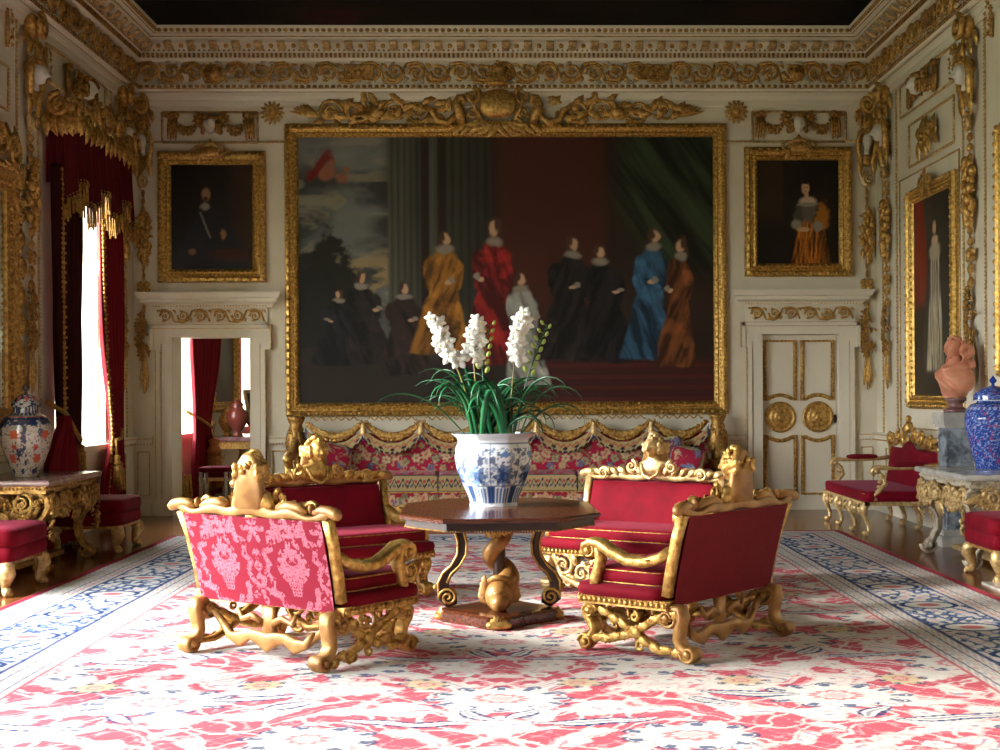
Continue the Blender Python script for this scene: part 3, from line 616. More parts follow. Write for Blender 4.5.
c.blob((0,-.1,1.45),(.16,.07,.2),10,7); c.leaf((0,-.1,1.5),PI/2,.35,.2,.07); c.build('carved_cresting',gold,r)
MB().bb(-.8,.8,-.03,-.01,-1,1).build('mirror_glass',mirror,r)
# ---------------------------------------------------------------- wall carvings
def mask(mb_w,mb_g,x,z,s,y=-.03,long=1.2):
    head(mb_w,T(x,y-s*.35,z,s=s)); curls(mb_g,T(x,y-s*.25,z,s=s),3,34,long)
def make_drop(label,loc,rz):
    r=E('carved_wall_drop',label,'wall carving',loc,rz,'carved and gilded fruit and flower drops on the walls')
    a=MB(); 
    a.tube(spir(0,5.0,.125,1.9,PI*.5,-1,y=-.15,dy=.04,k=.12),[.034,.016],8); a.lathe([(0,0),(.11,0),(.11,.1),(0,.1)],16) if False else a.blob((0,-.07,5.0),(.12,.08,.12),14,8); a.blob((0,-.19,5.0),(.028,.02,.028))
    for s in (-1,1):
        a.leaf((s*.05,-.06,4.88),-PI/2+s*.6,.2,.11,.05,-s*.8); a.leaf((s*.1,-.03,4.95),-PI/2+s*.9,.18,.1,.05,-s*1.2)
    a.build('scroll_bracket',gold,r)
    w_=MB(); g_=MB(); head(w_,T(0,-.12,4.55,s=.1)); w_.lathe([(.05,-.16),(.04,-.05)],10,c=(0,-.08,4.55))
    curls(g_,T(0,-.1,4.57,s=.112),3,44,0,.34); g_.blob((0,-.06,4.33),(.09,.05,.09),10,6); g_.blob((0,-.13,4.68),(.06,.05,.04))
    for s in (-1,1):
        g_.tube([(s*.06,-.11,4.7),(s*.13,-.12,4.66),(s*.155,-.1,4.55),(s*.14,-.09,4.42),(s*.1,-.08,4.32),(s*.08,-.08,4.22)],[.02,.035,.04,.045,.04,.012],7)
        g_.leaf((s*.1,-.07,4.4),-PI/2+s*.25,.28,.12,.05,-s*.5); g_.leaf((s*.05,-.12,4.7),PI/2+s*.4,.18,.1,.05,-s)
    w_.build('mask_face',white_m,r,'white face between gilded tresses'); g_.build('mask_hair',gold,r)
    b=MB(); b.tube(spir(.02,4.08,.09,1.6,PI*.5,1,y=-.08,dy=.03,k=.2),[.026,.012],7); b.leaf((-.05,-.05,4.2),-PI/2-.2,.24,.12,.05,.8); b.blob((-.03,-.06,4.08),(.06,.05,.09)); b.build('small_scroll',gold_l,r)
    c=MB(); husks(c,3.98,3.68,.075,-.045); fruits(c,3.7,3.08,.28,-.05,0,5,34); husks(c,3.08,2.86,.07,-.045)
    for s in (-1,1): c.leaf((0,-.04,2.82),PI/2-s*1.3,.13,.09,.04,-s); c.leaf((0,-.04,2.78),-PI/2+s*1.0,.13,.08,.04,s)
    c.blob((0,-.06,2.8),(.03,.03,.04)); husks(c,2.72,2.45,.075,-.045); c.build('fruit_festoon',gold,r)
    d=MB(); fruits(d,2.45,1.92,.3,-.045,0,8,30,True); d.build('flower_festoon',gold_d,r)
    e=MB()
    for i,(x0,x1,l) in enumerate(((-.02,-.055,.4),(.0,.0,.46),(.02,.06,.38),(.01,.03,.44))): e.sweep([(x0,-.03-.008*i,1.95),(x0*1.5,-.05,1.85),(x1,-.05-.006*i,1.95-l*.7),(x1*1.1,-.045,1.95-l)],[.03,.035,.05,.02],[.03,.025,.03,.01],(0,1,0),8,1)
    e.blob((0,-.05,1.93),(.04,.035,.045)); e.build('ribbon_tassel',gold,r)
    return r
drop=make_drop('gilded fruit and flower drop on the far wall, between panelled door and right corner',(4.45,0,0),0); drop.scale=(.72,.8,1)
for lb,loc,rz in (('gilded fruit and flower drop on the far wall, left corner beside the open doorway',(-4.43,0,0),0),
  ('gilded fruit and flower drop on the right wall close to the far corner',(W,-.67,0),R_(-90)),
  ('gilded fruit and flower drop on the right wall behind the marble bust',(W,-3.7,0),R_(-90)),
  ('gilded fruit and flower drop on the left wall behind the far curtain edge',(-W,-.62,0),R_(90)),
  ('gilded fruit and flower drop on the left wall between the mirror and the curtained window',(-W,-3.72,0),R_(90))): dup(drop,None,loc,rz,lb).scale=(.72,.8,1) if loc[1]==0 else (1,1,1)
def make_mswag(label,loc,rz,w=1.02):
    r=E('mask_and_swag_carving',label,'wall carving',loc,rz,'carved mask and swag panels')
    w_=MB(); g_=MB(); head(w_,T(0,-.1,0,s=.1)); curls(g_,T(0,-.08,.01,s=.11),6,40,1.3,.34)
    for s in (-1,1): 
        for k in range(3): g_.blob((s*(.12+.03*(k%2)),-.06,.12-k*.05),(.045,.04,.04)); g_.leaf((s*.1,-.04,.08),PI/2-s*(.5+k*.5),.14,.08,.03,-s*.5)
    w_.build('mask_face',white_m,r,'white mask face'); g_.build('mask_hair',gold_d,r)
    for s in (-1,1):
        f=MB(); swag(f,s*.14,s*(w/2-.07),.07,.13,.13,-.03,seed=5+s); f.build('swag',gold_d,r)
        d=MB()
        for k in range(4): x=s*(w/2-.09+.03*k); d.sweep([(x,-.04,.1),(x+s*.005,-.05,0),(x+s*.012,-.045,-.17+.02*(k%2))],[.03,.04,.02],.03,(0,1,0),8,1)
        for k in range(3): d.blob((s*(w/2-.09+.03*k),-.05,.13+.02*(k==1)),(.04,.04,.035))
        d.leaf((s*(w/2-.05),-.03,.12),PI/2-s*1.2,.12,.08,.03,-s*.8); d.build('drapery_end',gold_d,r)
    return r
ms=make_mswag('gilded swag with a white mask above the portrait over the open doorway',(-3.6,0,4.75),0)
dup(ms,None,(3.6,0,4.76),0,'gilded swag with a white mask above the orange gowned lady portrait')
dup(ms,None,(W,-2.1,4.8),R_(-90),'gilded swag with a white mask high on the right wall')
dup(ms,None,(-W,-2.1,4.75),R_(90),'shadowed gilded swag with a mask above the curtained window')
r=E('sunflower_rosette','gilded sunflower rosette left of the great painting top','wall carving',(-2.86,0,4.92),0,'sunflower rosettes'); a=MB(); rosette(a,(0,-.02,0),.155,14,.05); a.build('petal_ring',gold,r)
dup(r,None,(2.84,0,4.93),0,'gilded sunflower rosette right of the great painting top')
# crest and scrolls over great painting
r=E('carved_crest','large gilded crest with shield and crown at the top centre of the great painting','wall carving',(-.1,0,4.98))
a=MB(); a.cushion((0,-.15,.02),(.46,.16,.36),.9,24,12); a.build('shield',gold,r)
a=MB()
for s in (-1,1):
    scroll(a,s*.3,.12,.1,PI/2,s,1.3,.045,-.1); scroll(a,s*.3,-.1,.09,-PI/2,-s,1.3,.045,-.1); a.tube([(s*.24,-.12,.2),(s*.31,-.14,.08),(s*.27,-.14,-.06),(s*.2,-.12,-.17)],.022,7)
    for k in range(4): a.leaf((s*.05*k,-.12,-.18),-PI/2+s*(.25+.28*k),.26,.1,.04,s*.8); a.leaf((s*(.1+.1*k),-.08,-.22),-PI/2+s*1.1,.2,.09,.04,-s*.5)
a.build('strapwork',gold,r)
a=MB(); a.lathe([(.11,0),(.14,.02),(.13,.04),(.12,.06),(.17,.12),(.14,.12),(.1,.07)],20,c=(0,-.16,.24),sy=.7)
for k in range(9): x=-.15+.0375*k; a.blob((x,-.16-.09*math.sqrt(max(0,1-(x/.17)**2)),.37),(.016,.016,.024))
a.blob((0,-.16,.42),(.1,.07,.1),12,8); a.blob((0,-.16,.53),.025); a.build('crown',gold,r)
for s,wd in ((-1,'left'),(1,'right')):
    a=MB(); a.M=T(0,-.02,0)
    # rearing winged beast beside shield
    a.tube([(s*.42,-.06,-.16),(s*.46,-.1,-.05),(s*.5,-.1,.08),(s*.47,-.1,.16),(s*.4,-.12,.17)],[.05,.07,.06,.045,.02],8)
    for k in range(7): a.blob((s*(.44+.04*math.sin(k*2)),-.11,.12+.02*math.cos(k*2)),.035,6,4)
    a.tube([(s*.5,-.08,-.05),(s*.62,-.08,-.15),(s*.75,-.08,-.12),(s*.8,-.08,0),(s*.9,-.08,.05)],[.05,.05,.04,.04,.03],7)
    for i,(cx,d) in enumerate(((.98,1),(1.28,-1),(1.72,1),(2.05,-1))): scroll(a,s*cx,.0,.15,0 if s<0 else PI,s*d,1.5,.05); 
    for k in range(6): a.leaf((s*1.45,-.04,-.1+.0*k),(PI/2-s*(.3+.18*k)),.26-.02*k,.07,.05,-s*.6,1)
    a.blob((s*1.47,-.08,-.02),(.09,.05,.07)); a.tube([(s*1.44,-.08,.02),(s*1.4,-.1,.1),(s*1.34,-.1,.11)],[.04,.035,.012])
    for k in range(6): a.leaf((s*2.2,-.02,-.06),(0 if s>0 else PI)+s*(.1+.13*k),.36-.03*k,.06,.04,s*.2,1)
    for k in range(34): a.leaf((s*(.58+.048*k),-.03,.1*math.sin(k*2.1)),rnd.uniform(0,6.28),.19,.1,.05,rnd.uniform(-1.5,1.5))
    tag(a.build('carved_scroll_garland',gold),'gilded acanthus scroll garland running %s of the crest above the great painting'%wd,'wall carving','scroll garlands above the great painting',loc=(-.1,0,4.93))
r=E('leaf_trophy','gilded leafy trophy inside a small framed panel above the tall portrait','wall carving',(W,-2.3,4.235),R_(-90)); a=MB()
for k in range(26): q=rnd.uniform(-1,1); a.leaf((q*.32,-.03,q*.03),rnd.uniform(0,6.28),rnd.uniform(.14,.26),.09,.05,rnd.uniform(-1.5,1.5),2)
for k in range(8): a.blob((rnd.uniform(-.2,.2),-.07,rnd.uniform(-.07,.07)),rnd.uniform(.02,.04))
a.build('leaf_spray',gold,r)
for nm,loc,rz in (('small gilded flower pendant on the right wall beside the fruit drop over the bust',(W,-3.18,4.78),R_(-90)),('gilded flower pendant at the top of the right wall nearest the camera',(W,-4.25,4.95),R_(-90)),('gilded flower pendant at the top of the left wall by the frame edge',(-W,-4.25,4.85),R_(90)),('small shadowed gilded pendant beside the left fruit drop',(-W,-3.2,4.75),R_(90))):
    a=MB(); a.sweep([(0,-.02,.18),(0,-.03,0),(0,-.02,-.18)],.04,.03,(0,1,0)); fruits(a,.17,-.17,.14,-.03,0,4,12,True); tag(a.build('flower_pendant',gold),nm,'wall carving','small flower pendants',loc=loc,rz=rz)
# ---------------------------------------------------------------- rug
RW=3.47; RY0,RY1=-13.6,-2.58
def rugcol(U,V):
    X=(U-.5)*2*RW; Y=RY0+(RY1-RY0)*V
    x=np.abs(X); e=np.minimum(RW-x,np.minimum(RY1-Y,Y-RY0))   # distance from edge
    wx=x+.05*(vn(X*7,Y*7,1)-.5); wy=Y+.05*(vn(X*7,Y*7,2)-.5)
    ivory=A('d6d0c6'); red=A('c25a66'); pink=A('d8a0a0'); blue=A('2c406c'); sand=A('cdb594')
    n1=fbm(X*3,Y*3,3); n2=fbm(X*12,Y*12,4,3)
    C=np.broadcast_to(ivory,X.shape+(3,)).copy()
    # field ground: red arabesque over ivory (mirror symmetric in x)
    def lat(px,py,ox,oy):
        a=(wx-ox)/px; b=(wy-oy)/py; return (a-np.round(a))*px,(b-np.round(b))*py
    sx,sy=wx,wy
    sx=wx*1.75+.22*(fbm(x*6,Y*6,11)-.5); sy=wy*1.75+.22*(fbm(x*6,Y*6,12)-.5)
    f=np.sin(sx*4.3+1.7*np.sin(sy*2.7)+.8)*np.sin(sy*3.9+1.9*np.sin(sx*3.1+1.1))+.55*np.sin(sx*9.1+2*np.sin(sy*6.2))*np.sin(sy*8.3+2*np.sin(sx*5.3))
    f+=1.5*(fbm(x*9,Y*9,7)-.5)+.5*(fbm(x*40,Y*40,8,2)-.5)
    C=mixc(C,pink,sst(-.25,-.1,f)*.6); C=mixc(C,red,sst(-.05,.1,f)); 
    g=np.abs(np.sin(sx*7.7+2.2*np.sin(sy*4.1+.6))*np.sin(sy*7.1+2.4*np.sin(sx*3.7)))
    C=mixc(C,ivory,(g<.12)*.9); g2=np.abs(np.sin(sx*13+2*np.sin(sy*9))*np.sin(sy*12.1+2*np.sin(sx*8))); C=mixc(C,pink,(g2<.08)*.7); C=mixc(C,red,((g2>.9)&(f<0))*.7); C=mixc(C,A('8593b0'),((g2>.93)&(f<-.3))*.7)
    # rosettes and palmettes
    for (px,py,ox,oy,R,np_,cc,el) in ((1.62,1.5,.0,-10.45,.36,12,ivory,.75),(1.62,1.5,.81,-9.7,.3,9,ivory,.8),(.81,1.5,.4,-10.1,.13,7,sand,1),(.81,.75,.2,-9.9,.07,6,ivory,1)):
        a,b=lat(px,py,ox,oy); b=b/el; r=np.hypot(a,b); th=np.arctan2(b,a); pr=R*(.72+.28*np.abs(np.cos(th*np_/2)))
        C=mixc(C,cc,sst(1.0,.94,r/pr)); ring=np.abs(r/pr-1.0)<.045; C=mixc(C,blue,ring*(np.cos(th*np_)>-.2)*.8)
        tick=(np.abs(r/pr-.82)<.11)*(np.cos(th*np_)>.55); C=mixc(C,blue,tick*.85*(R>.1))
        C=mixc(C,red,sst(.42,.36,r/pr)*(r/pr>.27)*.8); C=mixc(C,pink,(r/pr<.2)*.8)
    # blue sickle leaves
    for (px,py,ox,oy,L,rot) in ((1.62,1.5,.42,-9.45,.3,.15),(1.62,1.5,1.2,-10.4,.26,-.2),(1.62,1.5,.1,-9.3,.12,.9),(1.62,1.5,1.0,-9.05,.13,-.6)):
        a,b=lat(px,py,ox,oy); u=a*math.cos(rot)+b*math.sin(rot); v=-a*math.sin(rot)+b*math.cos(rot)-.5*u*u
        k=np.abs(v)/(.055*np.sqrt(np.clip(1-(u/L)**2,1e-4,1))); ins=(np.abs(u)<L)*(k<1); C=mixc(C,blue,ins*(k>.55)*(.7+.3*(np.sin(u*120)>0))); C=mixc(C,ivory,ins*(k<=.55)); C=mixc(C,blue,ins*(k<.18)*.6)
    # main border band .32-.86 : blue sprays on ivory
    bm=(e>.32)&(e<.84); t=np.where(RW-x<np.minimum(RY1-Y,Y-RY0),Y,X); q=(e-.58)/.26
    bb=np.broadcast_to(A('d3cfc6'),X.shape+(3,)).copy()
    w1=np.sin(t*9+1.8*np.sin(q*4))*np.sin(q*7+2*np.sin(t*6)); w2=np.abs(np.sin(t*20+5*q+2.5*n1*3)*np.sin(q*9-t*7)); 
    rt=X*.0; bb=mixc(bb,blue,sst(-.25,-.05,w1)*sst(.75,.5,w2)*(fbm(X*30,Y*30,6,2)>.34)); bb=mixc(bb,A('6f83a8'),(w2<.14)*.8); bb=mixc(bb,pink,sst(.5,.7,-w1)*.35)
    tt=(t+.5)/.9; tt=(tt-np.round(tt))*.9; rr=np.hypot(tt,q*.2); bb=mixc(bb,A('d3cfc6'),sst(.17,.15,rr)); bb=mixc(bb,blue,(np.abs(rr-.14)<.016)); bb=mixc(bb,A('c06a70'),sst(.07,.05,rr))
    C=np.where(bm[...,None],bb,C)
    # guard stripes
    gd=((e<=.32)&(e>.05))|((e>=.84)&(e<1.06)); gc=np.broadcast_to(A('d6cfc2'),X.shape+(3,)).copy()
    v=np.sin(t*24+6*np.sin(e*40)); gc=mixc(gc,A('b88c88'),(v>.55)*.6); gc=mixc(gc,A('8f9cb4'),(v<-.75)*.6)
    C=np.where(gd[...,None],gc,C)
    for e0,w_,cc in ((.335,.012,blue),(.825,.012,blue),(.22,.006,blue),(.9,.006,blue),(1.0,.006,blue),(1.06,.01,red),(.28,.005,red),(.05,.006,blue),(.12,.005,A('8f9cb4'))): C=mixc(C,cc,(np.abs(e-e0)<w_)*.9)
    C=mixc(C,A('b03a48'),(e<.045)*1.0)
    return C*(.86+.2*n2[...,None])*(.93+.1*fbm(X*1.1,Y*30,9,2)[...,None])
o=grid('rug',700,1100,lambda U,V:((U-.5)*2*RW+.02*np.sin(V*14)*(np.abs(U-.5)>.4995),RY0+(RY1-RY0)*V,.012+.0015*np.sin(V*60)),rugcol,woolrug)
tag(o,'huge ivory, red and blue patterned carpet spread over the oak floor','carpet')
edge=MB(); 
for x in(-RW,RW): edge.bb(x-.008,x+.008,RY0,RY1,0,.013)
edge.bb(-RW,RW,RY1-.008,RY1+.008,0,.013); edge.build('rug_binding',mat('red_binding','9a2a3a',.9),o)
# ---------------------------------------------------------------- small settees
def damask(c0,c1):  # strong colour contrast stands for sun on the fabric, faint for shade
    def fn(U,V):
        X=U*1.04; Y=V*.5; C=np.broadcast_to(A(c0),X.shape+(3,)).copy(); M=np.zeros(X.shape)
        for bx in (.27,.79):
            a=X-bx; b=Y-.15; M=np.maximum(M,(np.abs(a)<.055+.35*np.clip(b,-.1,.09))*(b>-.08)*(b<.05)*(np.sin((a+b)*170)*np.sin((a-b)*170)>-.25))
            r=np.hypot(a*.95,Y-.245); fl=fbm(np.abs(a)*40+3,Y*40,3,2); M=np.maximum(M,(r<.11)*(fl>.42)); 
            th=np.arctan2(Y-.22,a); r2=np.hypot(a,(Y-.22)*.8); w=.19+.015*np.sin(th*12); M=np.maximum(M,(np.abs(r2-w)<.022)*(fbm(np.abs(a)*60,Y*60,5,2)>.36))
            r3=np.hypot(a,Y-.42); w3=.075+.03*np.cos(np.arctan2(Y-.42,a)*7); M=np.maximum(M,(r3<w3)*(fbm(np.abs(a)*50,Y*50,8,2)>.36))
            M=np.maximum(M,(np.abs(np.abs(a)-.1-.12*(.5-Y))<.018)*(Y>.36)*(fbm(np.abs(a)*70,Y*70,2,2)>.4))
        for bx in (.0,.53,1.04):
            a=X-bx; r=np.hypot(a,Y-.44); w=.06+.035*np.cos(np.arctan2(Y-.44,a)*6); M=np.maximum(M,(r<w)*(fbm(np.abs(a)*60,Y*60,1,2)>.33))
            r=np.hypot(a*.9,Y-.09); w=.06+.03*np.cos(np.arctan2(Y-.09,a)*5+.5); M=np.maximum(M,(r<w)*(fbm(np.abs(a)*60,Y*60,6,2)>.36))
            M=np.maximum(M,(np.abs(a+.0)<.02+.012*np.sin(Y*90))*(Y>.15)*(Y<.34)*(fbm(np.abs(a)*60,Y*60,4,2)>.38))
        lace=.35+.65*sst(.36,.5,fbm(np.abs((X*2)%1.04-.52)*130+7,Y*150,13,2)); return mixc(C,A(c1),np.clip(M,0,1)*.92*lace)
    return fn
def volute(m,x,y,z,R,d,a0,wd,th=.03):
    P=[(x,p[0],p[2]) for p in spir(y,z,R,1.5,a0,d,k=.15)]
    m.sweep(P,[th,th*.5],wd,(1,0,0),8,.8)
    for s in (-1,1): m.blob((x+s*wd*.5,y,z),(.012,.022,.022),8,5)
def make_settee(label,loc,rz,dc,group,pale=False):
    r=E('small_settee',label,'settee',loc,rz,group); gm=gold_l if pale else gold; wg=woodgilt  # pale puts sunlit brightness into the gilding colour
    sx,sd=.58,.31
    a=MB(); a.cushion((0,-.105,.355),(2*sx+.06,2*sd-.01,.085),.3,40,10); a.build('seat',velvet,r)
    a=MB(); a.cushion((0,-.09,.435),(2*sx-.05,2*sd-.05,.11),.33,40,12); c=a.build('seat_cushion',velvet,r)
    p=MB()
    for z,q in ((.40,.0),(.468,.0)):
        N=48; pts=[]
        for i in range(N):
            t=2*PI*i/N; ce=lambda v:math.copysign(abs(v)**.25,v); pts.append((ce(math.cos(t))*(sx-.03),-.09+ce(math.sin(t))*(sd-.03),z))
        p.tube(pts,.0045,5,closed=True)
    p.build('gold_piping',gold_d,c)
    F_,B_=-sd-.065,sd-.09; m=MB(); m.bb(-sx,sx,F_,F_+.04,.275,.325); m.bb(-sx+.03,sx-.03,B_-.04,B_,.29,.325); m.bb(-sx-.005,-sx+.04,F_,B_,.275,.325); m.bb(sx-.04,sx+.005,F_,B_,.275,.325)
    beads(m,(-sx,F_-.005,.3),(sx,F_-.005,.3),.034,.016,6,4); beads(m,(-sx,F_-.005,.322),(sx,F_-.005,.322),.02,.008,5,3)
    for x in (-sx-.008,sx+.008): beads(m,(x,F_,.3),(x,B_,.3),.034,.016,6,4); beads(m,(x,F_,.322),(x,B_,.322),.02,.008,5,3)
    m.build('seat_rail',gold,r)
    for s in (-1,1):
        # front leg: double C scroll
        m=MB(); x=s*.52; m.M=T(0,-.04,0)
        m.sweep([(x,y,z) for y,z in ((-.25,.245),(-.29,.262),(-.318,.235),(-.305,.195),(-.272,.16),(-.262,.12),(-.28,.085),(-.318,.07),(-.345,.045),(-.33,.018),(-.30,.015))],[.03,.05,.055,.055,.05,.045,.05,.055,.05,.04,.02],.085,(1,0,0),8,.7)
        volute(m,x,-.28,.228,.052,1,0,.1,.026); volute(m,x,-.31,.05,.048,-1,PI,.1,.024)
        for k in range(5): m.blob((x,-.335+.012*k,.2-.02*k),(.025,.02,.016),6,4)
        m.build('leg',gm,r)
        # rear leg, plain rounded back
        m=MB()
        m.sweep([(x,y,z) for y,z in ((.2,.25),(.235,.285),(.275,.28),(.285,.24),(.27,.18),(.262,.12),(.285,.075),(.33,.055),(.355,.04),(.35,.015),(.325,.004))],[.03,.05,.06,.06,.06,.055,.06,.06,.05,.035,.02],.09,(1,0,0),10,.6)
        volute(m,x,.205,.232,.056,-1,0,.105,.028); volute(m,x,.338,.05,.05,1,PI,.105,.026)
        m.build('leg',wg,r)
        # side stretcher: leafy crossing scrolls
        m=MB(); 
        c1=[(-.3,.25),(-.22,.225),(-.13,.19),(-.04,.14),(.05,.085),(.15,.05),(.25,.05),(.33,.03)]; c2=[(-.35,.05),(-.27,.075),(-.17,.085),(-.07,.115),(.02,.16),(.1,.205),(.17,.22),(.24,.25)]
        for c_,th in ((c1,[.03,.04,.05,.055,.05,.04,.03,.02]),(c2,[.02,.04,.05,.05,.05,.045,.035,.025])): m.sweep([(x,y,z) for y,z in c_],th,.05,(1,0,0),8,.8)
        M0=T(x,0,0,rz=-PI/2 if s<0 else PI/2); m.M=M0; sg=1 if s>0 else -1
        for c_ in (c1,c2):
            for k in range(9):
                u=c_[0][0]+.04+(c_[-1][0]-c_[0][0]-.08)*k/8; z=float(np.interp(u,[p[0] for p in c_],[p[1] for p in c_])); z2=float(np.interp(u+.03,[p[0] for p in c_],[p[1] for p in c_]))
                a0=math.atan2(z2-z,.03*sg); e=1 if k%2 else -1
                m.leaf((u*sg,-.02,z-.012*e),a0+e*.35,.1,.06,.03,-e*.9,3)
        m.blob((0,-.035,.135),(.035,.02,.035),10,6)
        for q in (-1,1): m.tube(spir(q*.02,.06 if q>0 else .22,.03,1.2,PI/2,q,y=-.02,k=.2),[.014,.007],6)
        m.build('side_stretcher',gm,r)
        # arm
        m=MB(); x=s*.56; m.M=T(0,-.075,0)
        m.sweep([(x,y,z) for y,z in ((.31,.6),(.24,.555),(.14,.525),(.03,.53),(-.07,.57),(-.15,.612),(-.21,.622),(-.252,.6),(-.262,.565),(-.24,.54))],[.055,.06,.06,.06,.062,.06,.05,.045,.04,.03],[.06,.07,.085,.095,.1,.105,.1,.1,.095,.085],(1,0,0),12,.6)
        volute(m,x,-.225,.572,.045,-1,PI/2,.085,.022)
        m.sweep([(x,y,z) for y,z in ((-.2,.6),(-.165,.57),(-.155,.53),(-.17,.47),(-.19,.42),(-.185,.385))],[.04,.055,.06,.06,.065,.07],[.06,.075,.075,.07,.075,.085],(1,0,0),10,.7)
        m.tube([(x+s*.034,y,z) for y,z in ((.2,.545),(.05,.53),(-.07,.575),(-.16,.615))],.008,5)
        m.build('armrest',gold,r)
        # back stile
        m=MB(); m.sweep([(s*.55,.205,.35),(s*.555,.23,.48),(s*.565,.275,.66),(s*.575,.325,.80)],[.055,.055,.055,.055],[.055,.055,.055,.06],(1,0,0),8,.4); m.build('back_stile',gold if not pale else gm,r)
    # front apron, open carving
    m=MB(); m.M=T(0,-.34,0)
    for s in (-1,1):
        scroll(m,s*.38,.2,.085,PI/2,s,1.4,.035,0,seg=6); scroll(m,s*.22,.15,.075,-PI/2,-s,1.4,.035,0); scroll(m,s*.1,.22,.06,PI/2,s,1.3,.03,0); scroll(m,s*.34,.08,.05,0,-s,1.3,.03,0)
        m.tube([(s*.46,-.01,.26),(s*.4,-.02,.12),(s*.26,-.02,.06),(s*.12,-.02,.09),(0,-.02,.07)],[.02,.025,.025,.025,.03],7)
        for k in range(8): m.leaf((s*(.06+.055*k),-.01,.1+.12*((k*37)%10)/10),rnd.uniform(0,6.28),.11,.06,.03,rnd.uniform(-1.5,1.5),2)
    for k in range(7): m.leaf((0,-.03,.16),-PI/2+(k-3)*.42,.13,.05,.03,0,1)
    m.blob((0,-.05,.17),(.035,.03,.04)); m.build('carved_apron',gm,r)
    m=MB(); m.M=T(0,.2,0)
    m.sweep([(0,0,.3),(.0,.0,.2),(0,0,.09)],[.12,.08,.13],.04,(0,1,0),8,.5)
    m.sweep([(x,.02,z) for x,z in ((-.36,.17),(-.3,.1),(-.22,.085),(-.14,.12),(-.07,.11),(0,.085),(.07,.11),(.14,.12),(.22,.085),(.3,.1),(.36,.17))],[.02,.05,.09,.06,.08,.11,.08,.06,.09,.05,.02],.035,(0,1,0),8,.6)
    for s in (-1,1): m.tube([(s*.3,0,.1),(s*.38,0,.16),(s*.45,0,.22),(s*.5,0,.2)],[.02,.024,.02,.014],7); m.tube([(s*.05,.02,.2),(s*.12,.02,.23),(s*.2,.02,.2),(s*.23,.02,.26)],[.02,.02,.018,.01],6)
    m.build('rear_stretcher',woodgilt,r)
    # back
    grid('back_cover',300,130,lambda U,V:((.5-U)*1.055*(1+.03*V),.235+.115*V**1.2+.012*np.sin(PI*U)*np.sin(PI*V),.295+.495*V),dc,painted,r,label=None,flip=False)
    m=MB()
    rg=[]
    for k in range(9):
        t=k/8; z=.40+.375*t; y=.195+.1*t**1.2; b=.022*math.sin(PI*min(1,max(.03,t)))
        rg.append([(-.53,y+.03,z),(-.52,y-.01,z)]+[(-.5+1.0*i/10,y-.018-b*math.sin(PI*(i+.5)/11)**.5,z) for i in range(11)]+[(.52,y-.01,z),(.53,y+.03,z)])
    m.rings(rg); m.build('backrest',velvet,r)
    # crest rail: undulating carved board with scroll ends
    CM=T(0,-.085,-.033); m=MB(); m.M=CM; P=[];th=[];wd=[]
    for i in range(41):
        t=i/40; x=-.63+1.26*t; q=abs(x)/.63
        z=.845+.03*math.exp(-((q-.0)/.25)**2)+.012*math.cos(q*13)+(.022*sst(.85,1,np.array(q))); P.append((x,.415-.0*q,float(z))); th.append(.045+.05*math.exp(-(q/.3)**2)+.014*math.cos(q*13)+(-.01 if q>.9 else 0)); wd.append(.055+.012*math.cos(q*11))
    m.sweep(P,th,wd,(0,1,0),12,.75)
    for s in (-1,1):
        m.tube([(s*.47,.41,.865),(s*.53,.41,.88),(s*.59,.415,.878),(s*.64,.42,.865),(s*.665,.425,.85)],[.015,.028,.03,.032,.022],10)
        m.tube([(s*.2,.41,.88),(s*.28,.41,.892),(s*.36,.41,.885),(s*.42,.41,.865)],[.02,.03,.028,.012],10); m.blob((s*.45,.405,.885),(.015,.025,.03),8,6)
        
    cr=m.build('crest_rail',gold_l if pale else woodgilt,r)
    m=MB(); m.M=CM@T(0,.385,0)
    for s in (-1,1):
        scroll(m,s*.42,.87,.05,0 if s<0 else PI,-s,1.4,.03,0); scroll(m,s*.17,.93,.045,PI/2,s,1.3,.03,0)
        for k in range(7): m.leaf((s*(.1+.07*k),-.005,.86),PI/2-s*(.3+.1*k),.1-.004*k,.055,.03,-s*.7,2)
    m.tube([(-.09,-.02,.95),(-.06,-.05,.87),(0,-.06,.84),(.06,-.05,.87),(.09,-.02,.95)],.012,6); m.build('crest_carving',gold_l if pale else gold,cr)
    HM=CM@T(0,-.0,.87-.87*1.18+.0)@Matrix.Diagonal((1.3,1,1.18,1))
    m=MB(); m.M=HM
    # shoulders, neck, head facing the seat
    m.rings([[(a_*math.cos(t),.405+b_*math.sin(t),z) for t in [2*PI*k/14 for k in range(14)]] for a_,b_,z in ((.13,.045,.87),(.12,.05,.91),(.1,.048,.945),(.05,.04,.965),(.038,.036,.985),(.036,.036,1.01))])
    head(m,T(0,.375,1.045,s=(.058,.078,.066))); curls(m,T(0,.395,1.05,s=(.066,.08,.074)),4,34,1.0,.26)
    m.blob((0,.39,1.125),(.03,.03,.022)); 
    bt=m.build('carved_bust',gold_l if pale else gold,cr)
    m=MB(); m.M=HM; N=16; pr=[(-.075,.87),(-.085,.95),(-.07,1.03),(-.055,1.09),(-.025,1.125),(.025,1.125),(.055,1.09),(.07,1.03),(.085,.95),(.075,.87)]
    m.rings([[(x,.415,z) for x,z in pr],[(x*1.02,.44,z) for x,z in pr],[(x*.88,.455,(z-.87)*.96+.87) for x,z in pr]]); m.build('bust_back',woodgilt,cr)
    return r
gs='gilded settees grouped round the centre table'
make_settee('red settee seen from behind with pink damask back painted sunlit, near left of the table',(-1.17,-9.2,.014),R_(143.1),damask('7c0f26','b06676'),gs)  # raised damask contrast puts the sun on this back into its colour
make_settee('red settee seen from behind with dark damask back painted shaded, near right of the table',(1.09,-9.03,.014),R_(-129.7),damask('680a16','6e0e1a'),gs)  # same damask with flattened colours, shade put into them
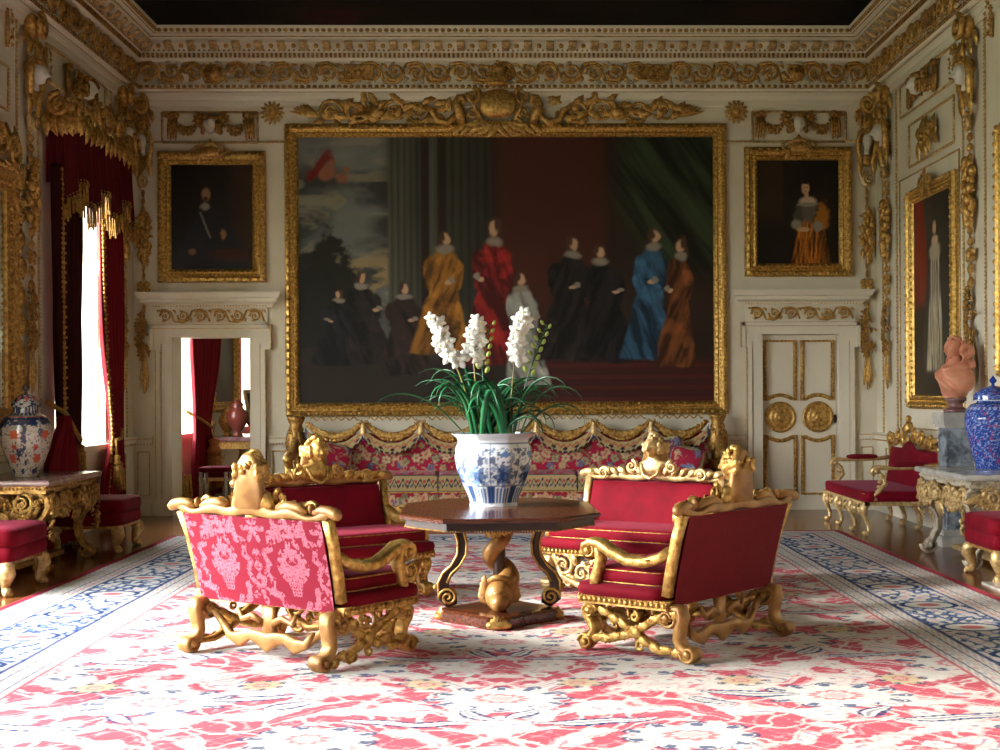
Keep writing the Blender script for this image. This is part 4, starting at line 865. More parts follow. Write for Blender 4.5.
make_settee('red settee in shadow facing the camera, far left of the centre table',(-1.2,-7.08,.014),R_(37),damask('680a16','6e0e1a'),gs)
make_settee('bright red settee facing the camera with sunlit-coloured gilt crest, far right of the centre table',(.95,-6.85,.014),R_(-35),damask('680a16','6e0e1a'),gs,True)
# ---------------------------------------------------------------- centre table
TX,TY,TZ=-.03,-8.12,.735
r=E('centre_table','octagonal dark wood centre table with scrolled legs, carrying the blue and white pot','table',(TX,TY,.012))
def octa(hx,hy,cx,cy,z,rot=.03):
    P=[(-cx,-hy),(cx,-hy),(hx,-cy),(hx,cy),(cx,hy),(-cx,hy),(-hx,cy),(-hx,-cy)]
    return [(x*math.cos(rot)-y*math.sin(rot),x*math.sin(rot)+y*math.cos(rot),z) for x,y in P]
Z=TZ-.012
m=MB(); m.rings([octa(.59,.79,.33,.43,Z-.03),octa(.615,.815,.345,.445,Z-.028),octa(.62,.82,.345,.445,Z-.008),octa(.61,.81,.34,.44,Z)],sm=False); m.build('tabletop',mahog,r)
m=MB(); m.rings([octa(.57,.77,.32,.42,Z-.085),octa(.58,.78,.325,.425,Z-.08),octa(.58,.78,.325,.425,Z-.03)],sm=False); fz=m.build('table_frieze',ebony,r)
m=MB(); q=octa(.582,.782,.326,.426,Z-.078)
for i in range(8): beads(m,q[i],q[(i+1)%8],.016,.006,5,3)
m.build('gilt_beading',gold_d,fz)
m=MB()
def star(s,z): 
    P=[]
    for k in range(32):
        t=2*PI*k/32; rr=.3*(1+.33*abs(math.cos(2*t))**3 - .02)*s; P.append((rr*math.cos(t)*1.0,rr*math.sin(t)*1.1,z))
    return P
m.rings([star(1,0.0),star(1,.06),star(.95,.075),star(.8,.08)],sm=False); m.build('pedestal_base',mahog,r)
for t in (-PI/2,0,PI/2,PI):
    m=MB(); m.M=T(.37*math.cos(t),.41*math.sin(t),0,rz=t+PI/2); 
    for k in range(7): m.leaf((0,-.0,.02),PI/2+(k-3)*.4,.07,.05,.03)
    m.cushion((0,0,.03),(.16,.1,.05),.7,14,6); m.build('gilt_base_mount',gold,r)
for t in (0,PI/2,PI):
    m=MB(); m.M=T(rz=t)
    P=[(.30,0,Z-.09),(.26,0,Z-.14),(.235,0,Z-.22),(.24,0,Z-.30),(.28,0,Z-.37),(.335,0,Z-.42),(.365,0,Z-.48),(.36,0,.14),(.32,0,.105),(.29,0,.12),(.29,0,.16),(.32,0,.175)]
    m.sweep(P,[.05,.055,.06,.06,.065,.075,.085,.08,.06,.045,.035,.02],.07,(0,1,0),8,.5)
    lg=m.build('leg',ebony,r); g=MB(); g.M=T(rz=t)
    for s in (-1,1): 
        g.tube([(x+.028,s*.034,z) for x,y,z in P[:8]],.008,5); g.tube([(x-.028,s*.034,z) for x,y,z in P[:7]],.008,5); g.tube([(.33+p[0],s*.038,.15+p[2]) for p in spir(0,0,.06,1.8,0,1,k=.1)],.009,5)
    for k in range(4): g.blob((.35+.02*k,0,Z-.42-.03*k),(.02,.03,.018),6,4)
    g.build('gilt_edge',gold,lg)
m=MB()
P=[];Rr=[]
for i in range(60):
    t=i/59; z=.2+.36*t; a=-PI/2+t*4.4*PI*.55; q=.065*(1-.3*t); P.append((q*math.cos(a),q*math.sin(a)*1.0,z)); Rr.append(.08*(1-.45*t))
m.tube(P,Rr,10); m.blob((0,-.12,.17),(.09,.1,.1),14,10); m.tube([(0,-.18,.15),(0,-.23,.115),(.0,-.235,.09)],[.065,.05,.02],10); m.blob((0,-.2,.19),(.05,.03,.03))
for s in (-1,1):
    m.blob((s*.05,-.13,.2),(.022,.022,.02)); m.M=T(s*.02,-.06,0,rz=s*.5); 
    for k in range(4): m.leaf((s*.06,-.02,.12+.03*k),PI/2-s*(1.1-.2*k),.09,.06,.02,s); 
    m.M=Matrix.Identity(4)
m.tube([(-.06,-.08,.26),(-.03,-.13,.285),(.03,-.13,.285),(.06,-.08,.26)],.02,8)
m.build('dolphin_column',woodgilt,r)
m=MB(); m.lathe([(.03,.5),(.05,.53),(.06,.56),(.1,.6),(.14,.64),(.17,.645),(.17,.65),(.02,.65)],16)
for k in range(12): t=2*PI*k/12; m.M=T(.05*math.cos(t),.05*math.sin(t),0,rz=t+PI/2); m.leaf((0,-.02,.53),PI/2,.11,.06,.03)
m.build('acanthus_collar',gold,r)
m=MB(); m.lathe([(.035,.08),(.04,.2),(.04,.5),(.05,.65)],12); m.build('pedestal_shaft',ebony,r)
# ---------------------------------------------------------------- blue and white pot
def potr(v):
    return np.interp(v,[0,.04,.12,.3,.5,.68,.8,.88,.93,1.0],[.165,.165,.175,.215,.255,.27,.262,.245,.25,.295])
def oc(th): 
    a=((th+PI/8)%(PI/4))-PI/8; return np.cos(PI/8)/np.cos(a)*.6+.4
PX,PY,PZ=-.065,-7.93,TZ
def potpos(U,V):
    th=U*2*PI+.32; rr=potr(V)*oc(th); return rr*np.cos(th),rr*np.sin(th),V*.475
def potcol(U,V):
    th=U*8+.5; fc=(th%1)-.5; k=np.floor(th)
    C=np.broadcast_to(A('dfe5ea'),U.shape+(3,)).copy(); b=A('23406e'); b2=A('5574a0')
    x=fc*.2; z=V*.475
    pet=np.abs(np.sin(fc*PI*7)); low=(V<.28)&(V>.05)&(pet>.55)&(V<.17+.11*pet); C=mixc(C,b2,low*1.); C=mixc(C,b,((V<.28)&(V>.05)&(pet>.4)&(pet<.6))*1.)
    r=np.hypot(x,z-.2); t=np.arctan2(z-.2,x); C=mixc(C,b2,(r<.075*(.6+.4*np.abs(np.cos(t*4))))*.9); C=mixc(C,b,(r<.03)*1.)
    f=fbm(U*60,V*16,2,3); C=mixc(C,b,((f>.58)&(V>.32)&(V<.8))*.85); C=mixc(C,b2,((f<.36)&(V>.3)&(V<.82))*.7)
    r=np.hypot(x,z-.345); C=mixc(C,b2,(np.abs(x)+np.abs(z-.345)<.028)*1.)
    C=mixc(C,b,(np.abs(fc)>.475)*(V<.88)*.6); C=mixc(C,b,(np.abs(V-.87)<.008)*1.); C=mixc(C,b,(np.abs(V-.29)<.006)*.8); C=mixc(C,A('b9c2cc'),(V>.9)*.6)
    return C
r=E('flower_pot','octagonal blue and white porcelain pot of flowers standing on the centre table','pot',(PX,PY,PZ))
grid('pot_body',161,70,potpos,potcol,glaze,r,flip=False)
m=MB(); rim=[]
for q,z in ((1,.475),(.93,.478),(.86,.46),(.80,.42),(.8,.405)): rim.append([(potr(1)*oc(t)*q*math.cos(t),potr(1)*oc(t)*q*math.sin(t),z) for t in [.32+2*PI*k/80 for k in range(80)]])
m.rings(rim,cap=False); m.build('pot_rim',mat('pale_glaze','c9d2d8',.15,coat=.4),r)
m=MB(); m.lathe([(0,.41),(.215,.405),(.218,.39),(0,.39)],24); m.build('soil',soil,r)
m=MB(); m.lathe([(.02,0),(.16,0),(.16,.01),(.02,.01)],24); m.build('pot_foot',mat('foot_glaze','d8dee2',.2),r)
# orchids
r=E('orchid_plant','white flowering orchids with long arching dark green leaves, growing in the blue and white pot','plant',(PX,PY,PZ+.412))
q=random.Random(21)
def arch(mb,a,x0,y0,L,lean,w,droop):
    P=[];Wd=[]; n=15; dx,dy=math.cos(a),math.sin(a); s=0;px=0;pz=0; ang=PI/2-lean
    for i in range(n):
        t=i/(n-1); P.append((x0+dx*px,y0+dy*px,pz)); Wd.append(w*(.5+.5*math.sin(PI*min(1,.15+t*.75)))*(1-t**5*.95))
        px+=math.cos(ang)*L/n; pz+=math.sin(ang)*L/n; ang-=droop/n*2.4*t**1.2
    V=[];F=[]; nx,ny=-dy,dx
    for i,(x,y,z) in enumerate(P):
        h=Wd[i]/2; V+=[(x+nx*h,y+ny*h,z+h*.45),(x,y,z),(x-nx*h,y-ny*h,z+h*.45),(x,y,z-.003)]
    for i in range(n-1):
        b=i*4; F+=[(b,b+1,b+5,b+4),(b+1,b+2,b+6,b+5),(b+2,b+3,b+7,b+6),(b+3,b,b+4,b+7)]
    mb.add(V,F)
for i in range(66):
    a=q.uniform(0,2*PI) if i%3 else q.choice([0,PI])+q.uniform(-.5,.5); R=q.uniform(.02,.13); cx=q.choice([-.09,0.0,.1])
    m=MB(); arch(m,a,cx+R*.5*math.cos(a),R*math.sin(a),q.uniform(.45,.85),q.uniform(.08,.8 if i%2 else .45),q.uniform(.034,.05),q.uniform(1.6,3.6)); m.build('leaf',leafm,r)
def flower():
    m=MB()
    for k in range(5):
        a=PI/2+k*2*PI/5; m.M=T(0,0,0,ry=0); m.leaf((.006*math.cos(a),0,.006*math.sin(a)),a,.038,.03,.012,0,0,y0=.008)
        n=len(m.v)
    m.blob((0,-.004,0),(.012,.008,.012),8,5)
    return m
fm=flower(); fo=None
def spike(x,y,pts,nf,z0,z1,sc_=1.0,bud=False,seed=0):
    global fo
    q=random.Random(seed); m=MB(); m.tube(pts,[.0065,.004],6)
    sp_=m.build('bud_spike' if bud else 'flower_spike',stemm if not bud else leafm,r)
    def at(z):
        for a,b in zip(pts,pts[1:]):
            if a[2]<=z<=b[2]: t=(z-a[2])/(b[2]-a[2]); return [a[i]+(b[i]-a[i])*t for i in range(3)]
        return pts[-1]
    for k in range(nf):
        t=k/(nf-1); z=z0+(z1-z0)*t; c=at(z); side=(-1)**k; az=q.uniform(-.9,.9); s=(1.15-.35*t)*sc_
        if bud:
            mb=MB(); d=.03; mb.tube([c,(c[0]+side*d*.7,c[1]-.01*q.uniform(-1,1),c[2]+.012)],.002,4); mb.M=T(c[0]+side*d,c[1]+.01*q.uniform(-1,1),c[2]+.022,ry=side*.5); mb.blob((0,0,0),(.011*s,.011*s,.018*s),8,6); mb.build('bud',budm,sp_)
        else:
            if fo is None: fo=flower().build('flower',petal,None); f=fo
            else: f=fo.copy(); col.objects.link(f)
            f.parent=sp_; f.location=(c[0]+side*.026+q.uniform(-.014,.014),c[1]-.03+q.uniform(-.02,.02),c[2]+q.uniform(-.01,.01)); f.rotation_euler=(q.uniform(-.7,.3),q.uniform(-.7,.7),side*.5+az*.6); f.scale=(s*1.05,)*3
            lm=MB(); lm.M=Matrix.Translation(f.location); lm.blob((0,-.012,-.004),(.007,.009,.009),6,4); lm.build('lip',lipm,sp_)
spike(0,0,[(-.1,-.02,0),(-.14,-.03,.2),(-.2,-.05,.4),(-.25,-.06,.53),(-.33,-.07,.7),(-.39,-.07,.84)],10,.55,.82,1.3,seed=1)
spike(0,0,[(-.08,0,0),(-.1,0,.2),(-.12,-.01,.45),(-.13,-.02,.6),(-.1,-.02,.83)],10,.57,.81,1.3,seed=2)
spike(0,0,[(.09,0,0),(.11,0,.2),(.13,-.01,.42),(.15,-.02,.62),(.22,-.02,.87)],12,.56,.85,1.35,seed=3)
spike(0,0,[(-.05,.03,0),(-.06,.03,.3),(-.07,.03,.5),(-.02,.03,.78)],13,.46,.77,1.2,True,4)
spike(0,0,[(.12,.02,0),(.17,.02,.2),(.22,.02,.4),(.27,.02,.55),(.36,.02,.78)],14,.44,.77,1.2,True,5)
for i,x in enumerate((-.09,.03,.1)):
    m=MB(); m.lathe([(.0,.0),(.028,.01),(.032,.04),(.02,.09),(.01,.13)],10,c=(x,-.02,0)); m.build('pseudobulb',mat('bulb_green','6f7f3c',.5) if i==0 else bpy.data.materials['bulb_green'],r)
# ---------------------------------------------------------------- long tapestry sofa on the far wall
def tapestry(w,h,seed=0,ground='a51c3c',border=0):
    def fn(U,V):
        X=U*w; Y=V*h; C=np.broadcast_to(A(ground),X.shape+(3,)).copy()
        per=.36; a=((X/per+.5*0)%1-.5)*per; k=np.floor(X/per)
        vine=np.abs(Y-h*.42-.05*np.sin(X*2*PI/per)-.02*np.sin(X*31))<.012; C=mixc(C,A('7a7a4a'),vine*.9)
        for ox,oy,R,c,n in ((0,.48*h,.07,'c9a07c',5),(.11,.34*h,.055,'8d9a70',4),(-.12,.4*h,.06,'c7b48c',6),(.05,.2*h,.05,'5e7390',5),(-.06,.68*h,.045,'b99a70',4),(.15,.62*h,.04,'6f7c54',5),(-.16,.16*h,.05,'a8926a',5)):
            d=(X-ox-k*.0+per/2)%per-per/2; dy=Y-oy-.02*np.sin(k*2+ox*50); r=np.hypot(d,dy); t=np.arctan2(dy,d); pr=R*(.6+.4*np.abs(np.cos(t*n/2+k)))
            C=mixc(C,A(c),(r<pr)*.95); C=mixc(C,A('9a3f46'),(r<pr*.35)*.8); C=mixc(C,A('2a3550'),(np.abs(r-pr)<.004)*.6)
        C=mixc(C,A('c4ac80'),(fbm(X*30,Y*30,seed,2)>.66)*.6)
        if border:
            e=np.minimum(Y,h-Y); bb=np.broadcast_to(A('a89468'),X.shape+(3,)).copy(); z=np.abs(((X/.1)%1)-.5)*2
            bb=mixc(bb,A('1e2438'),(np.abs(Y-h*(.25+.5*z))<.014)*1.); bb=mixc(bb,A('a83a40'),(np.hypot((z-.0)*.05,Y-h*.62)<.018)*1.); bb=mixc(bb,A('3c5a74'),(np.hypot((z-1)*.05,Y-h*.35)<.016)*1.)
            bb=mixc(bb,A('1e2438'),(e<.01)*1.); C=bb
        return C
    return fn
r=E('tapestry_sofa','very long sofa with floral tapestry cushions and gilded swags, under the great painting','sofa',(0,0,0))
SW=2.42
grid('back_panel',420,60,lambda U,V:((U-.5)*2*SW,-.40+.08*V+.0*U,.5+.5*V-(.09*np.abs(np.sin(U*7*PI))*0)),tapestry(4.84,.5,2),painted,r)
m=MB(); m.bb(-SW,SW,-.31,-.2,.3,.92); m.build('back_board',ebony,r)
# lambrequin band, scalloped per bay
def lam(U,V):
    X=U*4.84; b=(X/(4.84/7))%1; C=np.broadcast_to(A('ac9868'),U.shape+(3,)).copy()
    C=mixc(C,A('a84a3c'),(np.abs(V-.62-.1*np.sin(b*2*PI*9))<.1)*.8); C=mixc(C,A('1c2236'),((V<.2)&(np.abs(np.sin(b*PI*11))>.55))*1.); C=mixc(C,A('1c2236'),(np.hypot((((b*5)%1)-.5)*.6,(V-.35))<.13)*1.); C=mixc(C,A('2a4a72'),((b<.03)|(b>.97))*1.); return C
grid('lambrequin',420,10,lambda U,V:((U-.5)*2*SW,-.44+.02*V,1.06-.20*np.sin(((U*7)%1)*PI)**.75*1.0-.13+.13*V+.02),lam,painted,r,solid=.01)
bw=2*SW/7
for i in range(7):
    m=MB(); cx=-SW+bw*(i+.5); swag(m,cx-bw/2+.03,cx+bw/2-.03,1.12,.17,.12,-.37,26,seed=i); 
    m.tube([(cx-bw/2+bw*t,-.36,1.13-.17*4*t*(1-t)) for t in [k/12 for k in range(13)]],[.02,.03,.04,.045,.05,.05,.05,.05,.05,.045,.04,.03,.02],7)
    m.build('carved_swag',gold,r)
    m=MB(); m.tube([(cx-bw*.42+bw*.84*k/24,-.35,1.175+.022*math.sin(k*1.55)) for k in range(25)],[.009]*25,5); m.build('carved_ribbon',gold,r)
    if i:
        x=-SW+bw*i; m=MB(); m.lathe([(.012,.0),(.045,-.0),(.05,.03),(.035,.09),(.025,.13),(.03,.15),(.0,.16)],10,c=(x,-.4,.94+.03)); 
        for k in range(6): m.tube([(x+.035*math.cos(k),-.4+.035*math.sin(k),.98),(x+.045*math.cos(k),-.4+.045*math.sin(k),.95)],.01,5)
        for s in (-1,1): m.blob((x+s*.03,-.39,1.14),(.03,.025,.02)); 
        m.build('carved_tassel',gold_l,r)
m=MB(); m.bb(-SW,SW,-1.0,-.3,.2,.33); m.build('seat_base',velvet_d,r)
grid('seat_front',420,14,lambda U,V:((U-.5)*2*SW,-1.008+0*U,.17+.16*V),tapestry(4.84,.16,5,'981a38'),painted,r)
m=MB(); m.bb(-SW-.02,SW+.02,-1.02,-.97,.325,.335)
for k in range(28): x=-SW+.08+k*.172; m.leaf((x,-1.01,.16),PI+.3 if k%2 else -.3,.14,.07,.03,1 if k%2 else -1)
m.tube([(-SW+2*SW*k/80,-1.015,.165+.018*math.sin(k*.98)) for k in range(81)],.016,5); m.build('gilt_seat_rail',gold,r)
for k in range(7):
    for y in (-.93,-.35):
        m=MB(); x=-2.3+4.6*k/6; m.sweep([(x,y,.19),(x,y-.04,.15),(x,y-.02,.08),(x,y-.05,.02)],[.07,.08,.05,.06],.08,(1,0,0)); m.blob((x,y-.05,.03),(.04,.045,.03)); m.build('leg',gold_d,r)
cw=2*SW/6+.02
for k in range(6):
    x=-SW+2*SW*(k+.5)/6-.07*0
    def cp(U,V,x=x):
        # wrap: V 0..1 : front face bottom->top then over the top to the back
        t=V; zf=np.where(t<.35,.335+.2*(t/.35),.535+.03*np.sin((t-.35)/.65*PI)); yf=np.where(t<.35,-1.01-.012*np.sin(t/.35*PI),-1.01+.62*(t-.35)/.65)
        e=np.clip(np.minimum(U,1-U)*18,0,1); return x+(U-.5)*.795,yf+.0*U,zf-.02*(1-e)**2
    def cc(U,V):
        X=U*.8; top=V>.35; C=tapestry(.8,.5,7,'b83a58')(U,(V-.35)/.65); F=tapestry(.8,.2,3,'a8905c',1)(U,V/.35); C=np.where(top[...,None],mixc(C,A('d8a0a8'),.35*(fbm(U*8,V*8,3)>.45)),F); return C
    o=grid('seat_cushion',70,36,cp,cc,painted,r); b=MB(); b.bb(x-.397,x+.397,-1.0,-.4,.335,.52); b.build('cushion_body',velvet_d,o)
for s in (-1,1):
    m=MB(); x=s*(SW+.12); m.lathe([(.1,0),(.11,.05),(.08,.1),(.075,.4),(.09,.5),(.075,.55),(.08,.8),(.07,1.0),(.095,1.05),(.07,1.1),(.1,1.16),(.11,1.2),(.0,1.21)],16,c=(x,-.35,0))
    for k in range(10):
        m.M=T(x,-.35,0,rz=k*.63); m.leaf((0,-.08,.8),PI/2,.2,.1,.05); m.leaf((0,-.08,1.02),-PI/2,.3,.1,.05,.4); m.leaf((0,-.08,.5),PI/2+.3,.2,.1,.05,.5)
    m.M=Matrix.Identity(4)
    for k in range(16): m.blob((x+.09*math.cos(k*1.1),-.35+.09*math.sin(k*1.1),.72+.02*k),.03,6,4)
    m.build('carved_column',gold_d,r)
    m=MB(); m.tube([(x,-.4,.95),(x,-.5,.85),(x,-.7,.74),(x,-.88,.76),(x,-.98,.74),(x,-1.0,.66),(x,-.95,.64)],[.05,.05,.05,.055,.055,.045,.02],9); m.sweep([(x,-.95,.7),(x,-.92,.55),(x,-.98,.4),(x,-.94,.2),(x,-1.0,.02)],[.06,.08,.07,.08,.09],.1,(1,0,0))
    m.blob((x,-1.0,.72),(.06,.06,.06)); 
    m.M=T(x,0,0,rz=s*PI/2*-1)
    m.build('carved_arm',gold,r)
pil=tapestry(.5,.5,9,'9c1c3a')
def pillow(label,loc,rot,d,cf):
    def pos(U,V):
        a=U*2*PI; b=(V-.5)*PI; sg=lambda v,p:np.sign(v)*np.abs(v)**p
        return d[0]/2*sg(np.cos(b),.6)*sg(np.cos(a),.5),d[1]/2*sg(np.sin(b),.9),d[2]/2*sg(np.cos(b),.6)*sg(np.sin(a),.5)
    o=grid('throw_pillow',40,24,pos,cf,painted); tag(o,label,'pillow','throw pillows on the long sofa',loc=loc); o.rotation_euler=rot
pillow('patterned red tapestry pillow leaning at the left end of the long sofa',(-2.05,-.62,.73),(-.35,.2,.35),(.42,.14,.34),pil)
pillow('grey and red floral pillow leaning at the right end of the long sofa',(1.9,-.6,.75),(-.35,-.25,-.3),(.44,.16,.38),tapestry(.5,.5,4,'6a3a4a'))
pillow('rounded plain crimson pillow with pale spots at the far right of the long sofa',(2.12,-.78,.68),(-.2,.1,-.5),(.42,.2,.3),tapestry(.5,.5,1,'8e1430'))
# ---------------------------------------------------------------- stools
def cab(m,x,y,dx,dy,z,s=1.0,paw=True):
    m.tube([(x,y,z),(x+dx*.03,y+dy*.03,z-.04),(x+dx*.045,y+dy*.045,z*.66),(x+dx*.01,y+dy*.01,z*.36),(x,y,z*.2),(x+dx*.015,y+dy*.015,z*.1)],[.05*s,.06*s,.058*s,.036*s,.026*s,.03*s],10)
    if paw:
        m.blob((x+dx*.03,y+dy*.03,.035),(.04*s,.04*s,.036),10,6)
        for k in (-1,0,1): m.blob((x+dx*.055-dy*k*.022,y+dy*.055+dx*k*.022,.022),(.017*s,.017*s,.022),7,5)
    for k in range(5): 
        a=math.atan2(dy,dx)+(k-2)*.5; m.blob((x+dx*.03+.045*s*math.cos(a),y+dy*.03+.045*s*math.sin(a),z*.68-.01*(k%2)),(.02,.02,.03),6,4)
def make_stool(label,loc,lx,ly):
    r=E('velvet_stool',label,'stool',loc,0,'crimson velvet stools on carved gilt feet'); a,b=lx/2,ly/2
    m=MB(); m.cushion((0,0,.31),(lx,ly,.13),.22,36,8); m.build('seat',velvet,r)
    m=MB(); m.cushion((0,0,.425),(lx+.02,ly+.02,.16),.36,36,12); c=m.build('seat_cushion',velvet,r)
    p=MB(); ce=lambda v:math.copysign(abs(v)**.28,v)
    for z in (.378,): p.tube([(ce(math.cos(t))*(a+.0),ce(math.sin(t))*b,z) for t in [2*PI*i/48 for i in range(48)]],.006,5,closed=True)
    p.build('gold_piping',velvet_d,c)
    m=MB(); m.bb(-a+.03,a-.03,-b+.03,b-.03,.225,.255); m.build('seat_rail',gold_d,r)
    for s in (-1,1):
        for t in (-1,1): m=MB(); cab(m,s*(a-.07),t*(b-.07),s*.7,t*.7,.25); m.build('leg',gold_l,r)
    return r
make_stool('crimson velvet stool at the left edge in front of the marble topped table',(-3.97,-6.45,0),.74,.86)
make_stool('crimson velvet stool below the curtained window, beyond the left marble table',(-3.93,-3.68,0),.68,.76)
make_stool('crimson velvet stool at the right edge in front of the blue jar table',(4.03,-6.3,0),.66,.76)
# ---------------------------------------------------------------- window chair (only arm and back seen behind the left table)
# ---------------------------------------------------------------- right hand settee
r=E('long_settee','crimson velvet settee with carved gilt crest and padded arms against the right wall','settee',(4.03,-2.22,0),R_(-90))
m=MB(); m.cushion((0,-.02,.40),(1.86,.8,.12),.18,48,10); s_=m.build('seat',velvet,r)
p=MB(); p.tube([(-.9,-.41,.43),(.9,-.41,.43)],.006,5); p.build('gold_piping',gold,s_)
m=MB(); m.bb(-.93,.93,-.41,-.37,.31,.35); m.bb(-.93,-.89,-.41,.38,.31,.35); m.bb(.89,.93,-.41,.38,.31,.35); m.bb(-.93,.93,.34,.38,.31,.35); beads(m,(-.93,-.42,.335),(.93,-.42,.335),.035,.014,6,4)
m.M=T(0,-.41,0)
for k in range(3):
    cx=-.62+.62*k
    for s in (-1,1): scroll(m,cx+s*.12,.27,.055,PI/2,s,1.3,.03)
    for j in range(6): m.leaf((cx+rnd.uniform(-.22,.22),0,.29),-PI/2+rnd.uniform(-.9,.9),.1,.06,.03,rnd.uniform(-1,1),2)
    m.blob((cx,-.03,.27),(.035,.03,.045))
m.build('carved_apron',gold_l,r)
for x in (-.86,-.3,.3,.86):
    for y in (-.36,.34):
        m=MB(); m.sweep([(x,y+j,z) for j,z in ((.0,.34),(-.04,.31),(-.055,.25),(-.03,.18),(.0,.1),(.0,.05),(-.03,.02))],[.06,.08,.08,.05,.04,.035,.04],[.08,.09,.08,.05,.04,.04,.05],(1,0,0),10,.8); volute(m,x,y-.035,.3,.035,1,0,.08,.02); m.blob((x,y-.03,.03),(.035,.04,.03),10,6); m.build('leg',gold_l,r)
m=MB(); rg=[]
for k in range(9):
    t=k/8; z=.4+t*.44; rg.append([(-.88,.36,z+.0),(-.87,.3+.06*t,z)]+[(-.8+1.6*i/16,.27+.07*t-.035*math.sin(PI*(i+.5)/17)**.5,z+(.09*max(0,math.cos((i-8)/16*PI*2.6))*t)) for i in range(17)]+[(.87,.3+.06*t,z),(.88,.36,z)])
m.rings(rg); m.build('backrest',velvet,r)
m=MB(); P=[]
for i in range(49):
    x=-.92+1.84*i/48; q=abs(x)/.92; P.append((x,.36,.87+.10*math.exp(-(x/.22)**2)+.05*math.exp(-((q-.62)/.14)**2)))
m.sweep(P,.06,.06,(0,1,0),10,.8); m.M=T(0,.33,0)
for s in (-1,1):
    scroll(m,s*.78,.93,.07,PI/2,s,1.4,.04); scroll(m,s*.42,.97,.07,PI/2,-s,1.4,.04); scroll(m,s*.18,1.02,.06,-PI/2,s,1.3,.04)
    for k in range(8): m.leaf((s*(.1+.1*k),0,.9+.03*(k%2)),PI/2-s*(.2+.12*k),.14,.08,.04,-s*.7)
    m.sweep([(s*.9,.03,.36),(s*.9,.05,.6),(s*.92,.03,.86)],.06,.06,(1,0,0))
m.tube([(0,-.02,1.02),(0,-.03,1.1),(0,-.02,1.14)],[.07,.05,.03],10); m.blob((0,-.03,1.17),(.035,.035,.04)); 
m.build('carved_crest',gold,r)
for s in (-1,1):
    m=MB(); x=s*.9
    m.sweep([(x,y,z) for y,z in ((.36,.72),(.2,.7),(0,.69),(-.18,.69),(-.26,.7),(-.32,.69),(-.34,.65),(-.31,.62))],[.05,.045,.04,.045,.05,.05,.045,.03],.07,(1,0,0),8,.8); volute(m,x,-.29,.66,.035,-1,PI/2,.08,.02)
    m.sweep([(x,y,z) for y,z in ((-.28,.66),(-.22,.6),(-.2,.53),(-.26,.46),(-.31,.42),(-.3,.36))],[.035,.045,.05,.055,.05,.05],.06,(1,0,0),8,.8)
    for k in range(4): m.blob((x,-.24-.01*k,.6-.05*k),(.036,.03,.02),6,4)
    a_=m.build('armrest',gold_l,r); m=MB(); m.cushion((x,.02,.725),(.1,.36,.06),.7,20,8); m.build('arm_pad',velvet_d,a_)
